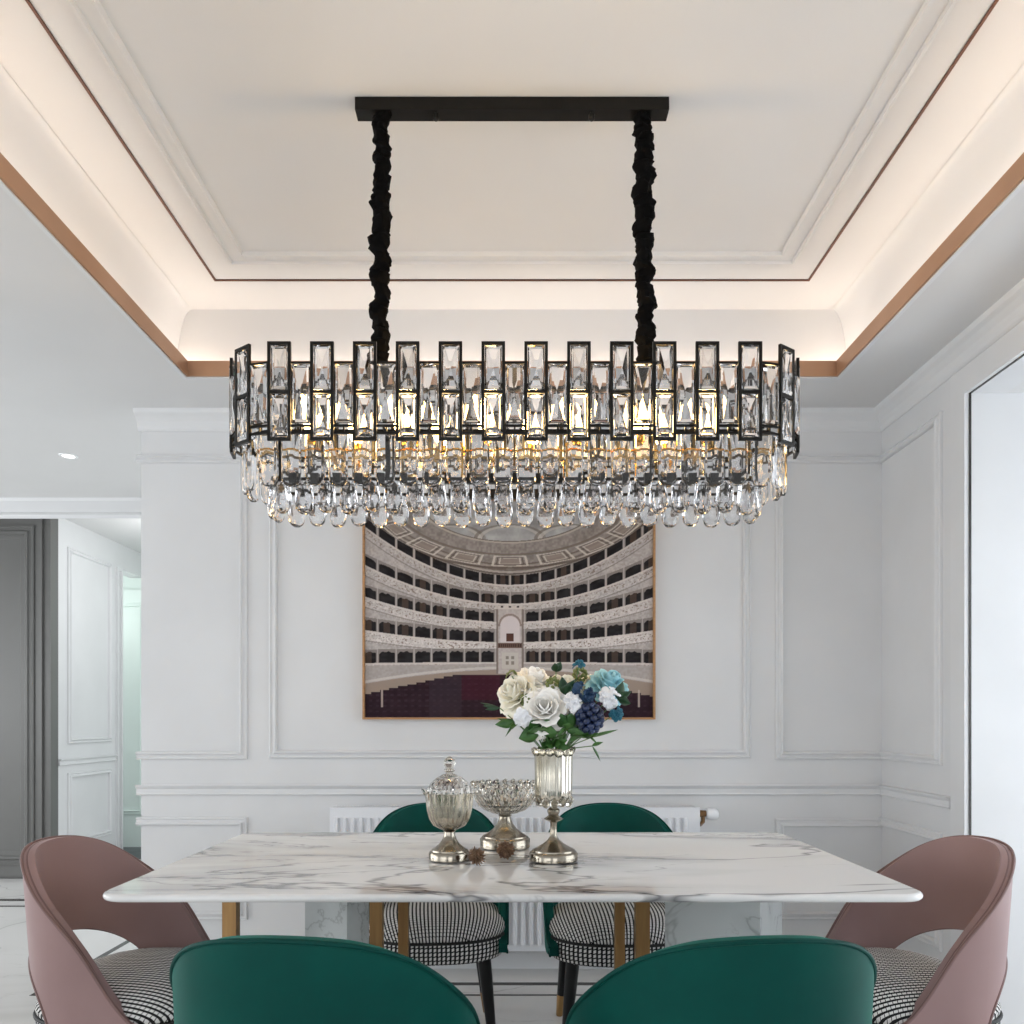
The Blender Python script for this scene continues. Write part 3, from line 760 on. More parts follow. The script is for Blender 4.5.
def facet_crystal(x0, x1, z0, z1, d, seed):
    """rectangular crystal block with hourglass facets on the front and back"""
    rn = random.Random(seed); bm = bmesh.new(); cx_, cz = (x0+x1)/2, (z0+z1)/2; b = .15
    for s in (-1, 1):
        e = .0022
        o = [bm.verts.new((x, s*e, z)) for x, z in ((x0, z0), (x1, z0), (x1, z1), (x0, z1))]
        w, h = x1-x0, z1-z0
        i = [bm.verts.new((x, s*d, z)) for x, z in ((x0+w*.17, z0+w*.16), (x1-w*.17, z0+w*.16), (x1-w*.17, z1-w*.16), (x0+w*.17, z1-w*.16))]
        c = bm.verts.new((cx_+rn.uniform(-.1, .1)*w, s*d*.35, cz+rn.uniform(-.04, .06)*h))
        ml = bm.verts.new((x0+w*.12, s*d*.85, cz)); mr = bm.verts.new((x1-w*.12, s*d*.85, cz))
        fs = [(o[0], o[1], i[1], i[0]), (o[2], o[3], i[3], i[2]), (o[1], o[2], i[2], mr, i[1]), (o[3], o[0], i[0], ml, i[3]),
              (i[0], i[1], c), (i[2], i[3], c), (i[1], mr, c), (mr, i[2], c), (i[3], ml, c), (ml, i[0], c)]
        for fce in fs: bm.faces.new(fce if s < 0 else tuple(reversed(fce)))
        if s < 0: front = o
        else:
            for k in range(4): bm.faces.new((front[(k+1) % 4], front[k], o[k], o[(k+1) % 4]))
    bmesh.ops.triangulate(bm, faces=bm.faces); bmesh.ops.recalc_face_normals(bm, faces=bm.faces); return bm
def mesh_of(bm, m):
    me = bpy.data.meshes.new('m'); bm.normal_update(); bm.to_mesh(me); bm.free(); me.materials.append(m); return me
HW_ = .0305; bw = .0078
bm = bmesh.new(); bars(bm, -HW_, HW_, ZB1, ZT1, bw); box(bm, -HW_+bw, HW_-bw, -.004, .004, ZM1-bw/2, ZM1+bw/2); me_tall = mesh_of(bm, M['black']); me_tall.name = 'tall_frame'
gap = pt/2-HW_
bm = bmesh.new(); gy = .004
zs0, zs1, zs2 = Z(2.053), Z(1.890), Z(1.871)
for zz in (zs0, zs1, zs2): box(bm, -gap-.002, gap+.002, gy-.003, gy+.003, zz-.003, zz+.003)
box(bm, -.002, .002, gy-.002, gy+.002, zs2, zs1)
for x in (-gap-.001, gap+.001): box(bm, x-.0015, x+.0015, gy-.002, gy+.002, zs2, zs0)
me_short = mesh_of(bm, M['black']); me_short.name = 'link_frame'
cu = [mesh_of(facet_crystal(-HW_+bw+.001, HW_-bw-.001, ZM1+.006, ZT1-bw-.002, .0075, 10+k), M['smoke' if k == 1 else 'crystal']) for k in range(3)]
cl = [mesh_of(facet_crystal(-HW_+bw+.001, HW_-bw-.001, ZB1+bw+.002, ZM1-.006, .0075, 20+k), M['crystal']) for k in range(3)]
cs = [mesh_of(facet_crystal(-gap+.001, gap-.001, zs1+.005, zs0-.005, .0085, 30+k), M['smoke' if k == 0 else 'crystal']) for k in range(3)]
for lst in (cu, cl, cs):
    for q in lst: q.name = 'rectangular_crystal'
def inst(name, me, parent, loc=None, rz=0):
    o = bpy.data.objects.new(name, me); col.objects.link(o); o.parent = parent
    if loc is not None: o.location = loc; o.rotation_euler = (0, 0, rz)
    return o
for i in range(NP):
    p, a = f1((i+.5)*pt); fr = inst('tall_frame', me_tall, ch, p, a)
    inst('rectangular_crystal', cu[i % 3], fr); inst('rectangular_crystal', cl[(i*2+1) % 3], fr)
    p, a = f1(i*pt); fr = inst('link_frame', me_short, ch, p, a)
    inst('rectangular_crystal', cs[(i*5) % 3], fr)
# drops
def drop(w, h, d, seed, n=9, bulge=1.0):
    rn = random.Random(seed); bm = bmesh.new(); rings = []
    prof = [(.0, .62), (-.12, .84), (-.62, 1.0), (-.84, .84), (-.94, .58), (-.99, .25)]
    for j, (z, rr) in enumerate(prof):
        ring = []
        for k in range(n):
            a = 2*PI*(k+.5*(j % 2))/n; ring.append(bm.verts.new((w/2*rr*math.cos(a), d/2*rr*math.sin(a), z*h)))
        rings.append(ring)
    for a, b in zip(rings, rings[1:]):
        for k in range(n): bm.faces.new((a[k], b[k], b[(k+1) % n], a[(k+1) % n]))
    bm.faces.new(rings[0]); bm.faces.new(list(reversed(rings[-1])))
    bmesh.ops.triangulate(bm, faces=bm.faces); bmesh.ops.recalc_face_normals(bm, faces=bm.faces); return bm
def slab_drop(w, h, d, n=10):
    """flat prism with a rounded lower end"""
    bm = bmesh.new(); out = [(-w/2, 0), (w/2, 0), (w/2*1.02, -h*.35), (w/2, -h+w*.45)]
    for k in range(1, 8):
        a = PI*k/8; out.append((w/2*math.cos(a), -h+w*.45-w*.45*math.sin(a)))
    out += [(-w/2, -h+w*.45), (-w/2*1.02, -h*.35)]
    A = [bm.verts.new((x, -d*.25, z)) for x, z in out]; B = [bm.verts.new((x, d*.25, z)) for x, z in out]
    Ai = [bm.verts.new((x*.80, -d*.5, -h*.5+(z+h*.5)*.90)) for x, z in out]; Bi = [bm.verts.new((x*.80, d*.5, -h*.5+(z+h*.5)*.90)) for x, z in out]
    ca = bm.verts.new((0, -d*.62, -h*.60)); cb = bm.verts.new((0, d*.62, -h*.60)); n = len(out)
    for k in range(n):
        l = (k+1) % n
        bm.faces.new((A[k], A[l], B[l], B[k])); bm.faces.new((A[k], Ai[k], Ai[l], A[l])); bm.faces.new((B[k], B[l], Bi[l], Bi[k]))
        bm.faces.new((Ai[k], ca, Ai[l])); bm.faces.new((Bi[k], Bi[l], cb))
    bmesh.ops.recalc_face_normals(bm, faces=bm.faces); bmesh.ops.triangulate(bm, faces=bm.faces); return bm
R2, R3 = .115, .075; L3 = .595
f2, per2 = stadium(LS, R2); f3, per3 = stadium(L3, R3)
d2 = [mesh_of(slab_drop(.050, h, .016), M['crystal_drop']) for h in (.145, .142)]; d3 = [mesh_of(drop(.053, h, .030, 1), M['crystal_drop']) for h in (.090, .086)]
bm = bmesh.new(); box(bm, -.0095, .0095, -.008, .008, -.012, .014); tube(bm, [(0, 0, -.008), (0, 0, -.014)], .0015, 6); me_cl = mesh_of(bm, M['black']); me_cl.name = 'hanger_clip'
for q in d2+d3: q.name = 'drop_crystal'
N2, N3 = 52, 48
for i in range(N2):
    p, a = f2((i+.5)*per2/N2); p = p.copy(); p.z = Z(1.884); inst('drop_crystal', d2[i % 2], ch, p, a+.12*math.sin(i*2.3))
for i in range(N3):
    p, a = f3((i+.5)*per3/N3); p = p.copy(); p.z = Z(1.766); inst('drop_crystal', d3[i % 2], ch, p, a+.25*math.sin(i*1.7))
    p2, a2 = f3(i*per3/N3); p2 = p2.copy(); p2.z = Z(1.772); inst('hanger_clip', me_cl, ch, p2, a2)
part('frame_ring', ring_band(LS, R2, Z(1.884), Z(1.892), .004), M['black'])
part('frame_ring', ring_band(L3, R3+.004, Z(1.768), Z(1.776), .006), M['black'])
# uprights, cross bars and lamp rail
bm = bmesh.new()
for i in range(10):
    p, a = f2((i+.5)*per2/10); q, _ = f3((i+.5)*per3/10)
    box(bm, q.x-.003, q.x+.003, q.y-.003, q.y+.003, Z(1.77), Z(1.868)); 
part('support_rod', bm, M['gold'])
bm = bmesh.new()
for x in (-.37, 0, .372): box(bm, x-.006, x+.006, -R1+.003, R1-.003, zs0-.004, zs0+.004)
box(bm, -LS-.1, LS+.1, -.008, .008, zs0-.004, zs0+.004)
for x in (-.55, -.2, .2, .55): tube(bm, [(x, 0, zs0), (x, 0, Z(1.868))], .004, 8)
for px_ in (281, 388, 650, 755):
    xr = (px_-512)/F*(CY-R3)-CX; box(bm, xr-.005, xr+.005, -R3-.006, -R3-.001, Z(1.772), Z(1.89)); box(bm, xr-.004, xr+.004, -R1+.004, -R3-.001, Z(1.884), Z(1.89))
part('cross_bar', bm, M['black'])
bm = bmesh.new(); box(bm, -LS-.08, LS+.08, -.004, .004, Z(1.871), Z(1.875))
for x in (-.5, 0, .5): box(bm, x-.003, x+.003, -R2+.004, R2-.004, Z(1.866), Z(1.872))
part('lamp_rail', bm, M['gold'])
bx = [(313, -1), (358, 1), (403, -1), (441, 1), (487, -1), (532, 1), (576, -1), (640, -1), (662, 1), (706, -1)]
for k, (px_, sd) in enumerate(bx):
    Yb = CY+sd*.035; x = (px_-512)/F*Yb-CX; y = sd*.035
    bm = bmesh.new(); tube(bm, [(x, y, Z(1.874)), (x, y, Z(1.880)), (x, y, Z(1.882)), (x, y, Z(1.897))], [.008, .008, .012, .012], 14); sk = part('lamp_socket', bm, M['gold'], True)
    bm = bmesh.new(); tube(bm, [(x, y, Z(z)) for z in (1.899, 1.908, 1.924, 1.946, 1.968, 1.988, 2.003, 2.011)], [.010, .016, .0235, .027, .024, .016, .008, .001], 16); part('bulb', bm, M['bulb'], True)

# ------------------------------------------------------------ table ware
def glassware_base(s, sc_=1.0):
    pr = [(.0, 0), (.052, 0), (.055, .003), (.055, .024), (.052, .028), (.050, .029), (.050, .032), (.043, .036), (.030, .046), (.020, .058), (.015, .070), (.014, .078)]
    return pr
# lidded jar
J = at(449.5, 0, 2.21); TT = .7502
r = root('lidded_jar', (J.x, 2.21, TT), 'lidded cut glass jar on a pewter foot, left of the bowl', 'jar')
bm = bmesh.new(); lathe(bm, [(.052, 0), (.0555, .003), (.0555, .020), (.0525, .0245), (.050, .025), (.049, .029), (.040, .034), (.029, .043), (.020, .055), (.0155, .066), (.0145, .076), (.018, .080), (.012, .082)], 48); link('foot', bm, M['silver'], r, True)
def flute(amp, n): return lambda rr, z, a, i: (rr*(1+amp*abs(math.sin(n*a/2))), z)
bm = bmesh.new()
op = [(.012, .082), (.024, .084), (.041, .094), (.051, .112), (.057, .138), (.0595, .165), (.0615, .180)]
inn = [(.0575, .180), (.055, .165), (.052, .138), (.046, .114), (.036, .098), (.016, .090)]
lathe(bm, op+inn, 64, mod=flute(.08, 20)); o = link('bowl', bm, M['silvered'], r, True)
for s in (-1,):
    bm = bmesh.new(); tube(bm, [(-.058, 0, .172), (-.066, 0, .180), (-.070, 0, .187), (-.075, 0, .191)], [.006, .005, .005, .003], 8); link('handle', bm, M['cutglass'], r, True)
bm = bmesh.new()
def facet(rr, z, a, i): return (rr*(1+(.025 if (int(a/(2*PI)*32)+i) % 2 else -.01)), z)
lathe(bm, [(.059, .1815), (.061, .185), (.057, .196), (.048, .208), (.036, .219), (.020, .228), (.009, .232), (.009, .235), (.0145, .239), (.014, .243), (.007, .246)], 64, mod=facet); lid = link('lid', bm, M['cutglass'], r)
bm = bmesh.new(); lathe(bm, [(.004, .246), (.011, .248), (.0150, .254), (.0160, .261), (.0140, .269), (.007, .275), (.001, .277)], 24); link('knob', bm, M['cutglass'], lid, True)
# bowl
B = at(505, 0, 2.43)
r = root('footed_bowl', (B.x, 2.43, TT), 'wide cut glass bowl on a pewter foot, between jar and vase', 'bowl')
bm = bmesh.new(); lathe(bm, [(.070, 0), (.0735, .003), (.0735, .026), (.070, .031), (.067, .032), (.066, .036), (.052, .043), (.036, .055), (.024, .070), (.018, .084), (.017, .092), (.021, .096), (.014, .099)], 48); link('foot', bm, M['silver'], r, True)
def cut(rr, z, a, i):
    return (rr*(1+(.022 if (int(a/(2*PI)*48)+i) % 2 else -.012)), z+(.003*math.sin(24*a) if 6 <= i <= 9 else 0))
bm = bmesh.new(); lathe(bm, [(.015, .099), (.036, .102), (.060, .112), (.078, .127), (.089, .145), (.096, .163), (.099, .178), (.100, .190), (.095, .191), (.094, .180), (.091, .165), (.083, .147), (.070, .131), (.048, .118), (.020, .110)], 96, mod=cut); link('bowl', bm, M['cutglass'], r)
bm = bmesh.new()
for k in range(24):
    a = 2*PI*k/24; bmesh.ops.create_icosphere(bm, subdivisions=1, radius=.0078, matrix=Matrix.Translation((.097*math.cos(a), .097*math.sin(a), .189)))
link('scalloped_rim', bm, M['cutglass'], r, True)
# vase
VX = at(553.5, 0, 2.20).x
r = root('flower_vase', (VX, 2.20, TT), 'tall fluted silvered goblet vase on a pewter foot, holding the bouquet', 'vase')
bm = bmesh.new(); lathe(bm, [(.061, 0), (.0645, .003), (.0645, .020), (.061, .025), (.058, .026), (.057, .030), (.045, .036), (.028, .046), (.016, .056), (.0095, .066), (.0085, .100), (.010, .104), (.019, .108), (.026, .112), (.017, .118), (.013, .122), (.0165, .130), (.0165, .136), (.010, .142), (.008, .144)], 48); link('foot', bm, M['silver'], r, True)
def fl2(rr, z, a, i): return (rr*(1+.055*abs(math.cos(8*a))), z)
bm = bmesh.new(); lathe(bm, [(.008, .1445), (.030, .150), (.042, .160), (.0465, .172), (.047, .190), (.0475, .230), (.0485, .285), (.050, .297), (.047, .297), (.045, .285), (.044, .230), (.043, .180), (.030, .162), (.010, .158)], 96, mod=fl2); link('cup', bm, M['mercury'], r, True)
def leaf_band(z, R_, n, h, tilt, seedr):
    bm = bmesh.new(); rn = random.Random(seedr)
    for k in range(n):
        a = 2*PI*k/n; mt = Matrix.Translation((R_*math.cos(a), R_*math.sin(a), z+rn.uniform(-.003, .003))) @ Matrix.Rotation(a, 4, 'Z') @ Matrix.Rotation(tilt, 4, 'Y') @ Matrix.Diagonal((.0055, .0125, h*1.1, 1))
        bmesh.ops.create_icosphere(bm, subdivisions=2, radius=1, matrix=mt)
    return bm
bm = leaf_band(.159, .046, 12, .014, .35, 1); link('lower_leaf_band', bm, M['cutglass'], r, True)
bm = leaf_band(.290, .052, 14, .012, .45, 2); link('upper_leaf_band', bm, M['cutglass'], r, True)
# pine cones
M['cone'] = mottle(mat('pine_cone_scale', (96, 70, 50), .7), (80, 56, 40), (150, 120, 95), 60)
def cone(name, px_, Y, label, rz, tiltv):
    x = at(px_, 0, Y).x
    r = root(name, (x, Y, TT), label, 'pine cone', None, rz)
    bm = bmesh.new(); c = Vector((0, 0, .0225)); ax = Vector((math.sin(tiltv), 0, math.cos(tiltv))); n = 70
    q = Vector((0, 0, 1)).rotation_difference(ax)
    for i in range(n):
        f = (i+.5)/n; th = i*2.39996; zz = 1-2*f; rr = math.sqrt(1-zz*zz)
        d = q @ Vector((rr*math.cos(th), rr*math.sin(th), zz*.9)); ln = .0235+.004*((i*7) % 3)/2
        t = d.cross(q @ Vector((0, 0, 1))); t = t.normalized() if t.length > .01 else d.orthogonal().normalized(); u = d.cross(t).normalized()
        base = c+d*.004; tip = c+d*ln
        w = .0042
        v = [bm.verts.new(p) for p in (base+t*.0015, base-t*.0015, c+d*ln*.8-t*w, tip-u*.001, c+d*ln*.8+t*w)]
        v2 = [bm.verts.new(vv.co+u*.0016) for vv in v]
        bm.faces.new(v); bm.faces.new(list(reversed(v2)))
        for k in range(5): bm.faces.new((v[k], v2[k], v2[(k+1) % 5], v[(k+1) % 5]))
    bmesh.ops.recalc_face_normals(bm, faces=bm.faces)
    zmin = min(v.co.z for v in bm.verts)
    for v in bm.verts: v.co.z -= zmin
    link('scales', bm, M['cone'], r)
    bm = bmesh.new(); bmesh.ops.create_icosphere(bm, subdivisions=2, radius=.0085, matrix=Matrix.Translation((0, 0, .0225-zmin))); link('core', bm, M['cone'], r, True)
cone('pine_cone', 476.5, 2.12, 'small brown pine cone touching the foot of the lidded jar', .4, .9)
cone('pine_cone', 505.5, 2.215, 'small brown pine cone in front of the glass bowl', 1.4, 1.3)

# ------------------------------------------------------------ flowers
def petal_mat(name, a, b): 
    m = mottle(mat(name, a, .6), a, b, 30); bsdf(m).inputs['Subsurface Weight'].default_value = .0
    return m
M['p_white'] = petal_mat('white_petal', (253, 252, 249), (249, 246, 239)); M['p_cream'] = petal_mat('cream_petal', (246, 241, 228), (240, 236, 216))
M['p_blue'] = petal_mat('pale_blue_petal', (170, 214, 222), (146, 200, 212)); M['p_navy'] = petal_mat('navy_petal', (24, 62, 96), (14, 44, 74))
M['p_teal'] = petal_mat('teal_petal', (40, 120, 140), (24, 90, 112)); M['berry'] = petal_mat('blue_berry', (32, 48, 84), (20, 32, 60)); bsdf(M['berry']).inputs['Roughness'].default_value = .35
M['p_cool'] = petal_mat('cool_white_petal', (246, 246, 247), (238, 240, 244))
M['leaf'] = mottle(mat('green_leaf', (52, 96, 44), .45), (36, 78, 34), (74, 118, 56), 25); M['leaf_dark'] = mottle(mat('dark_leaf', (30, 64, 40), .45), (22, 52, 32), (40, 78, 46), 25)
M['stem'] = mottle(mat('flower_stem', (70, 108, 54), .5), (60, 98, 46), (84, 120, 62), 40); M['bud'] = petal_mat('green_bud', (134, 142, 84), (96, 108, 54))
def petal(bm, mt, L_, W__, cup, curl, n=6, thick=.0006, ruffle=0, ph=0):
    g = []
    for j in range(n+1):
        v = j/n; w = W__*math.sin(PI*(.12+v*.62))**.6
        row = []
        for i in range(n+1):
            u = i/n*2-1
            x = u*w/2; z = v*L_*(1-.20*u*u*v*v); y = -cup*(1-(u*u))*math.sin(PI*v*.8)+curl*v**3+ruffle*math.sin(u*7+ph)*v*v
            row.append(bm.verts.new(mt @ Vector((x, y, z))))
        g.append(row)
    for j in range(n):
        for i in range(n): bm.faces.new((g[j][i], g[j][i+1], g[j+1][i+1], g[j+1][i]))
def stem_to(bm, start, end, r_=.0016):
    s, e = Vector(start), Vector(end); mid = s.lerp(e, .5)+Vector((0, 0, -.01)); tube(bm, [s.lerp(mid, t)*(1-t)+mid.lerp(e, t)*t for t in [k/8 for k in range(9)]], r_, 6)
MOUTH = Vector((VX, 2.20, TT+.285)); BOT = Vector((VX, 2.20, TT+.20))
def stemmed(name, P, label, cat, group=None):
    r = root(name, P, label, cat, group); bm = bmesh.new(); d = Vector(P)-MOUTH; m2 = MOUTH+Vector((d.x, d.y, 0)).normalized()*.022*min(1, d.xy.length/.03) if d.xy.length > 1e-4 else MOUTH.copy()
    b2 = BOT+Vector((random.uniform(-.015, .015), random.uniform(-.015, .015), -.0))
    pts = [Vector((0, 0, 0)), (m2-Vector(P))*.5+Vector((0, 0, .006)), m2-Vector(P), b2-Vector(P)]
    pp = []
    for a, b in zip(pts, pts[1:]):
        for k in range(4): pp.append(a.lerp(b, k/4))
    pp.append(pts[-1]); tube(bm, pp, .0014, 6); link('stem', bm, M['stem'], r, True); return r
def aim(d): return Vector((0, 0, 1)).rotation_difference(Vector(d).normalized()).to_matrix().to_4x4()
def rose(name, px_, py_, Y, dia, d, m, label, seed, group=None):
    P = at(px_, py_, Y); rn = random.Random(seed); R = dia/2*1.12
    r = stemmed(name, P-Vector(d).normalized()*R*.55, label, 'rose', group)
    A = aim(d); bm = bmesh.new()
    layers = [(3, .02, .42, -.12, .60), (4, .10, .42, .02, .75), (4, .22, .52, .16, .85), (5, .40, .60, .34, 1.0), (6, .62, .72, .62, 1.15), (7, .82, .78, 1.0, 1.25)]
    for li, (n, rad, ln, tilt, w) in enumerate(layers):
        for k in range(n):
            a = 2*PI*k/n+li*.7+rn.uniform(-.15, .15)
            mt = A @ Matrix.Rotation(a, 4, 'Z') @ Matrix.Translation((0, R*rad*.38, -R*.05-R*.10*li*.5)) @ Matrix.Rotation(-tilt-rn.uniform(-.08, .12), 4, 'X')
            petal(bm, mt, R*(.95, .95, .95, .92, .84, .76)[li], R*w*(.92 if li > 3 else 1), -R*.22, R*(.10+.13*li*.6), 6, ruffle=R*.03*li*.5, ph=rn.uniform(0, 6))
    ph = link('petals', bm, m, r, True); md = ph.modifiers.new('s', 'SOLIDIFY'); md.thickness = .0008
    bm = bmesh.new(); mt = A @ Matrix.Translation((0, 0, -R*.32)) @ Matrix.Diagonal((R*.20, R*.20, R*.25, 1)); bmesh.ops.create_icosphere(bm, subdivisions=2, radius=1, matrix=mt); link('calyx', bm, M['leaf'], r, True)
    return r
rose('rose', 544, 706, 2.115, .108, (-.12, -1, .30), M['p_white'], 'large open white rose facing us at the front of the bouquet', 1)
rose('rose', 510, 690, 2.17, .100, (-.75, -.75, .45), M['p_cream'], 'creamy rose at the far left of the bouquet', 2)
rose('rose', 536, 675, 2.21, .098, (.25, -.45, .9), M['p_white'], 'white rose at the top left of the bouquet', 3)
rose('rose', 567, 683, 2.20, .088, (.3, -.6, .8), M['p_cream'], 'greenish cream rose in the middle of the bouquet', 4)
rose('rose', 593, 680, 2.25, .062, (.3, -.5, .8), M['p_cream'], 'small cream rose behind the navy blossoms', 5)
rose('rose', 613, 678, 2.20, .088, (.35, -.55, .75), M['p_blue'], 'pale blue rose at the top right of the bouquet', 6)
def floret_cluster(name, px_, py_, Y, rad, m, label, seed, n=9, ps=.014, d0=(0, -1, .3)):
    P = at(px_, py_, Y); rn = random.Random(seed); r = stemmed(name, P, label, 'blossom'); bm = bmesh.new()
    for i in range(n):
        d = (Vector(d0).normalized()*.7+Vector((rn.uniform(-1, 1), rn.uniform(-.6, .6), rn.uniform(-1, 1)))*.75).normalized(); A = Matrix.Translation(d*rad) @ aim(d)
        for k in range(4):
            mt = A @ Matrix.Rotation(2*PI*k/4+rn.uniform(-.2, .2), 4, 'Z') @ Matrix.Rotation(-.85, 4, 'X'); petal(bm, mt, ps, ps*.95, -.002, .005, 6, ruffle=.0022, ph=rn.uniform(0, 6))
    o = link('petals', bm, m, r, True); md = o.modifiers.new('s', 'SOLIDIFY'); md.thickness = .0006; return r
floret_cluster('hydrangea_blossom', 572, 704, 2.125, .018, M['p_cool'], 'ruffled white blossom between the open rose and the berries', 11, 5, .020)
floret_cluster('hydrangea_blossom', 524, 716, 2.13, .017, M['p_cool'], 'ruffled white blossom below the creamy left rose', 12, 5, .020, (-.3, -1, -.2))
floret_cluster('hydrangea_blossom', 608, 699, 2.15, .020, M['p_cool'], 'ruffled white blossom below the pale blue rose', 13, 5, .021, (.3, -1, .2))
floret_cluster('hydrangea_blossom', 584, 692, 2.13, .022, M['p_navy'], 'navy blue blossom above the berries', 14, 8, .018)
floret_cluster('hydrangea_blossom', 615, 714, 2.13, .014, M['p_teal'], 'small blue blossom at the lower right of the bouquet', 15, 8, .013, (.5, -1, 0))
floret_cluster('hydrangea_blossom', 579, 666, 2.20, .007, M['p_teal'], 'tiny teal blossom sticking up at the top of the bouquet', 16, 4, .014, (0, -.4, 1))
floret_cluster('hydrangea_blossom', 512, 676, 2.20, .010, M['bud'], 'tiny yellow green blossom behind the creamy left rose', 18, 4, .011, (-.3, -.4, 1))
def berries(name, px_, py_, Y, rad, n, br, m, label, seed, cat):
    P = at(px_, py_, Y); rn = random.Random(seed); r = stemmed(name, P, label, cat)
    for i in range(n):
        f = (i+.5)/n; th = i*2.39996; zz = 1-2*f; rr = math.sqrt(1-zz*zz); c = Vector((rr*math.cos(th)*.95, rr*math.sin(th)*.8, zz*1.1))*rad
        bm = bmesh.new(); bmesh.ops.create_icosphere(bm, subdivisions=3, radius=br*rn.uniform(.85, 1.1), matrix=Matrix.Translation(c)); link('berry', bm, m, r, True)
    return r
berries('berry_cluster', 590, 718, 2.115, .032, 46, .0088, M['berry'], 'cluster of navy blue berries at the lower right of the bouquet', 3, 'berries')
berries('bud_cluster', 553, 685, 2.17, .018, 22, .0055, M['bud'], 'cluster of small green buds above the open white rose', 4, 'buds')
berries('bud_cluster', 580, 675, 2.235, .018, 20, .0055, M['bud'], 'cluster of small green buds behind the navy blossom', 5, 'buds')
berries('bud_cluster', 525, 700, 2.15, .012, 14, .005, M['bud'], 'cluster of small green buds between the two left roses', 6, 'buds')
def leafm(bm, P, d, L_, W__, roll, droop=.15):
    d = Vector(d).normalized(); A = Matrix.Translation(P) @ aim(d) @ Matrix.Rotation(roll, 4, 'Z'); n = 8; g = []
    for j in range(n+1):
        v = j/n; w = W__*math.sin(PI*v**.8)+.0004
        g.append([bm.verts.new(A @ Vector((u*w/2, abs(u)*w*.18+droop*L_*v*v, v*L_))) for u in (-1, -.5, 0, .5, 1)])
    for j in range(n):
        for i in range(4): bm.faces.new((g[j][i], g[j][i+1], g[j+1][i+1], g[j+1][i]))
def sprig(px_, py_, Y, label, leaves, m='leaf'):
    P = at(px_, py_, Y); r = stemmed('leafy_sprig', P, label, 'leaves')
    for (dx, dy, dz, L_, W__, roll) in leaves:
        bm = bmesh.new(); leafm(bm, Vector((0, 0, 0)), (dx, dy, dz), L_, W__, roll); o = link('leaf', bm, M[m], r, True); md = o.modifiers.new('s', 'SOLIDIFY'); md.thickness = .0005
sprig(516, 722, 2.15, 'pointed green leaves at the lower left of the bouquet', [(-1, -.3, -.1, .055, .026, .5), (-.5, -.5, -1, .05, .024, 0), (-.9, 0, .3, .05, .02, 1), (-.2, -.8, -.6, .04, .024, 0)])
sprig(540, 732, 2.14, 'broad dark leaves below the open white rose', [(-1, -.5, -.35, .06, .045, .3), (.1, -1, .1, .045, .045, 0), (-.4, -.7, .5, .05, .04, .4), (.7, -.7, -.1, .055, .045, -.3), (-.6, -.8, -.1, .05, .04, 0)])
sprig(566, 730, 2.13, 'bright green leaves above the vase mouth', [(.2, -1, .3, .04, .03, 0), (1, -.4, -.3, .05, .025, 0), (-.5, -.8, -.4, .04, .025, .5), (.3, -.6, .9, .05, .04, 0), (-.3, -.6, .8, .05, .035, 0)])
sprig(590, 738, 2.15, 'long green leaf reaching right below the berries', [(1, -.2, .15, .075, .032, 1.2), (.4, -.5, -.5, .03, .02, 0)])
sprig(592, 746, 2.14, 'curled leaf hanging lowest at the right of the vase', [(.35, -.2, -1, .045, .022, .8), (.8, -.3, .2, .03, .014, .5)])
sprig(618, 700, 2.16, 'round dark leaves at the right edge of the bouquet', [(1, -.3, .5, .04, .028, .6), (.9, -.5, -.4, .035, .028, 0), (.3, -.4, 1, .05, .03, .4)], 'leaf_dark')
sprig(565, 695, 2.15, 'dark leaves around the middle of the bouquet', [(.3, -.7, .7, .035, .032, 0), (-.2, -.5, 1, .05, .025, 0), (.9, -.5, .1, .04, .03, 0), (.6, -.6, .8, .05, .028, .4)], 'leaf_dark')
sprig(556, 672, 2.22, 'round leaves at the top of the bouquet between roses', [(.5, -.3, 1, .03, .022, 0), (-.1, -.7, .6, .03, .022, .2)], 'leaf_dark')
sprig(500, 708, 2.20, 'thin ivy tendril reaching left past the bouquet', [(-1, -.1, .15, .045, .010, .2), (-1, -.1, -.12, .04, .010, 0), (-1, 0, .35, .055, .008, .5)], 'leaf_dark')
sprig(545, 718, 2.19, 'deep green foliage filling the heart of the bouquet', [(math.cos(a)*1, -.6+.3*math.sin(a*3), math.sin(a), .055, .04, a) for a in [k*.62 for k in range(10)]], 'leaf_dark')
sprig(582, 722, 2.19, 'deep green foliage behind the berry cluster', [(math.cos(a), -.5, math.sin(a), .05, .035, a) for a in [k*.8 for k in range(8)]], 'leaf_dark')

sprig(553, 744, 2.165, 'small green leaves spilling over the vase mouth', [(1.2*math.cos(a), -.8, .25+.5*math.sin(2*a), .042+.010*math.sin(5*a), .024, a) for a in [k*.45 for k in range(14)]])
sprig(580, 737, 2.155, 'broad green leaves under the berry cluster at the right of the vase', [(.9, -.6, .05, .055, .034, .4), (.3, -.9, -.2, .04, .034, 0), (-.4, -.8, .1, .045, .034, 0), (.5, -.7, .5, .05, .036, .2), (-.7, -.5, -.3, .035, .026, 0)])
sprig(548, 730, 2.16, 'drooping green leaves in front of the vase mouth', [(-.9, -.6, -.3, .045, .03, 0), (-.4, -1, -.25, .04, .03, .3), (.2, -1, -.1, .04, .03, 0), (.8, -.7, -.2, .045, .03, -.3), (-.1, -1, .5, .05, .035, 0), (.6, -.8, .5, .05, .035, 0)])
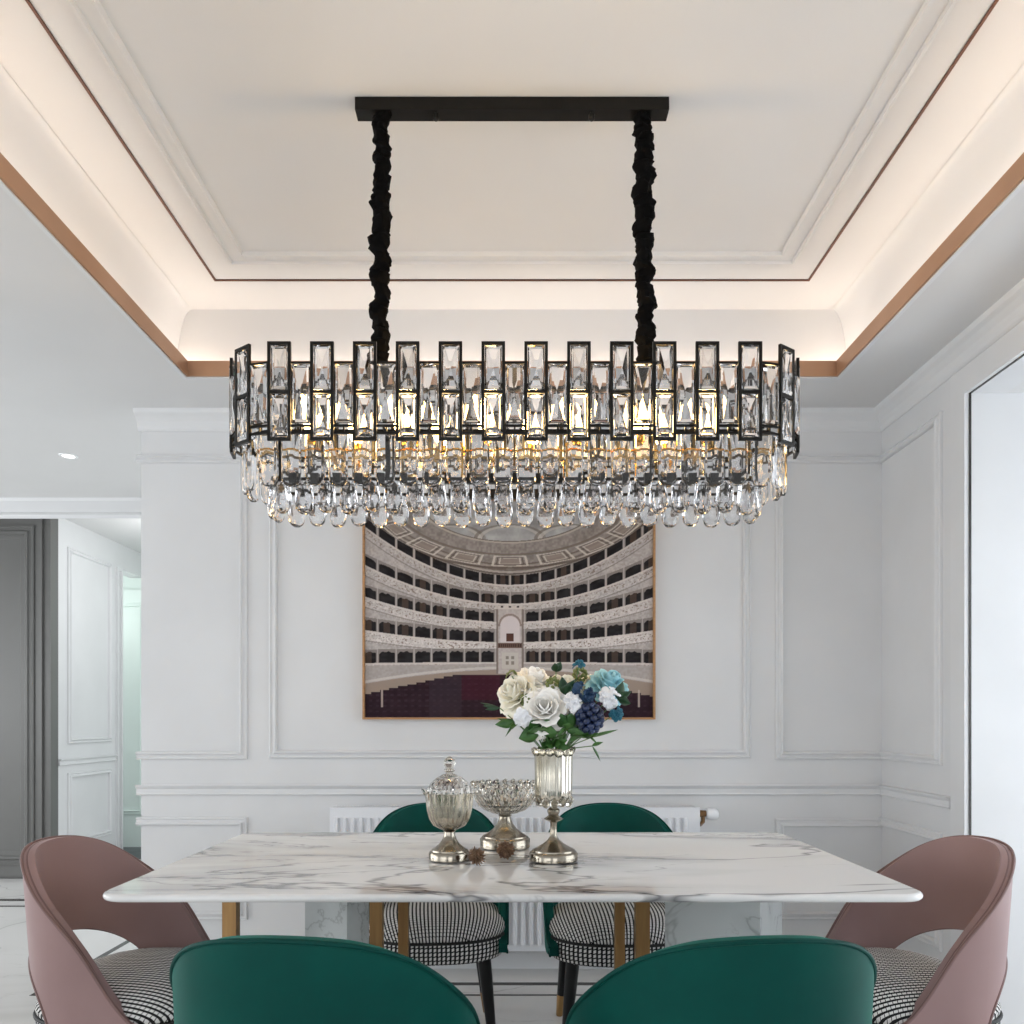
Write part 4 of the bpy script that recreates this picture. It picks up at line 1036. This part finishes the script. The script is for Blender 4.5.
# ------------------------------------------------------------ light
w = bpy.data.worlds.new('sky'); sc.world = w; w.use_nodes = True
bg = w.node_tree.nodes['Background']; bg.inputs['Color'].default_value = (.93, .96, 1.0, 1); bg.inputs['Strength'].default_value = 1.25
def area(name, loc, target, sx, sy, power, rgb):
    l = bpy.data.lights.new(name, 'AREA'); l.shape = 'RECTANGLE'; l.size = sx; l.size_y = sy; l.energy = power; l.color = rgb
    o = bpy.data.objects.new(name, l); col.objects.link(o); o.location = loc
    o.rotation_euler = (Vector(target)-Vector(loc)).to_track_quat('-Z', 'Y').to_euler(); return o
area('daylight_bay', (2.95, 1.75, 1.3), (0, 1.75, 1.1), 2.4, 2.2, 44, (.88, .94, 1))
area('daylight_rear', (-1.5, -2.6, 1.4), (-.6, 3, 1.3), 6.5, 1.9, 70, (.95, .97, 1))
area('daylight_left', (-6.2, 2.5, 1.4), (0, 2.5, 1.3), 6, 1.9, 150, (.95, .98, 1))
l = bpy.data.lights.new('hall_fill', 'POINT'); l.energy = 7; l.shadow_soft_size = .2; l.color = (.97, 1, .985)  # unseen fill light added to brighten the doorway at the hall's end
o = bpy.data.objects.new('hall_fill', l); col.objects.link(o); o.location = (-3.7, 6.85, 2.1)
l = bpy.data.lights.new('hall_fill', 'POINT'); l.energy = 14; l.shadow_soft_size = .25  # second unseen fill light, added to brighten the hall walls
o = bpy.data.objects.new('hall_fill', l); col.objects.link(o); o.location = (-2.4, 6.2, 2.2)

# ------------------------------------------------------------ camera
cam = bpy.data.cameras.new('camera'); co_ = bpy.data.objects.new('camera', cam); col.objects.link(co_)
co_.location = (0, 0, EYE); co_.rotation_euler = (PI/2, 0, 0)
cam.sensor_width = 36; cam.sensor_fit = 'HORIZONTAL'; cam.lens = F/1024*36; cam.shift_y = (722-512)/1024; cam.clip_start = .02
sc.camera = co_
vs = sc.view_settings; vs.view_transform = 'Standard'; vs.look = 'None'; vs.gamma = 1; vs.use_curve_mapping = False; vs.exposure = 0.06
cy = sc.cycles; cy.use_denoising = True; cy.max_bounces = 14; cy.transmission_bounces = 14; cy.diffuse_bounces = 5; cy.caustics_reflective = False; cy.sample_clamp_indirect = 6
try: cy.denoiser = 'OPENIMAGEDENOISE'
except Exception: pass
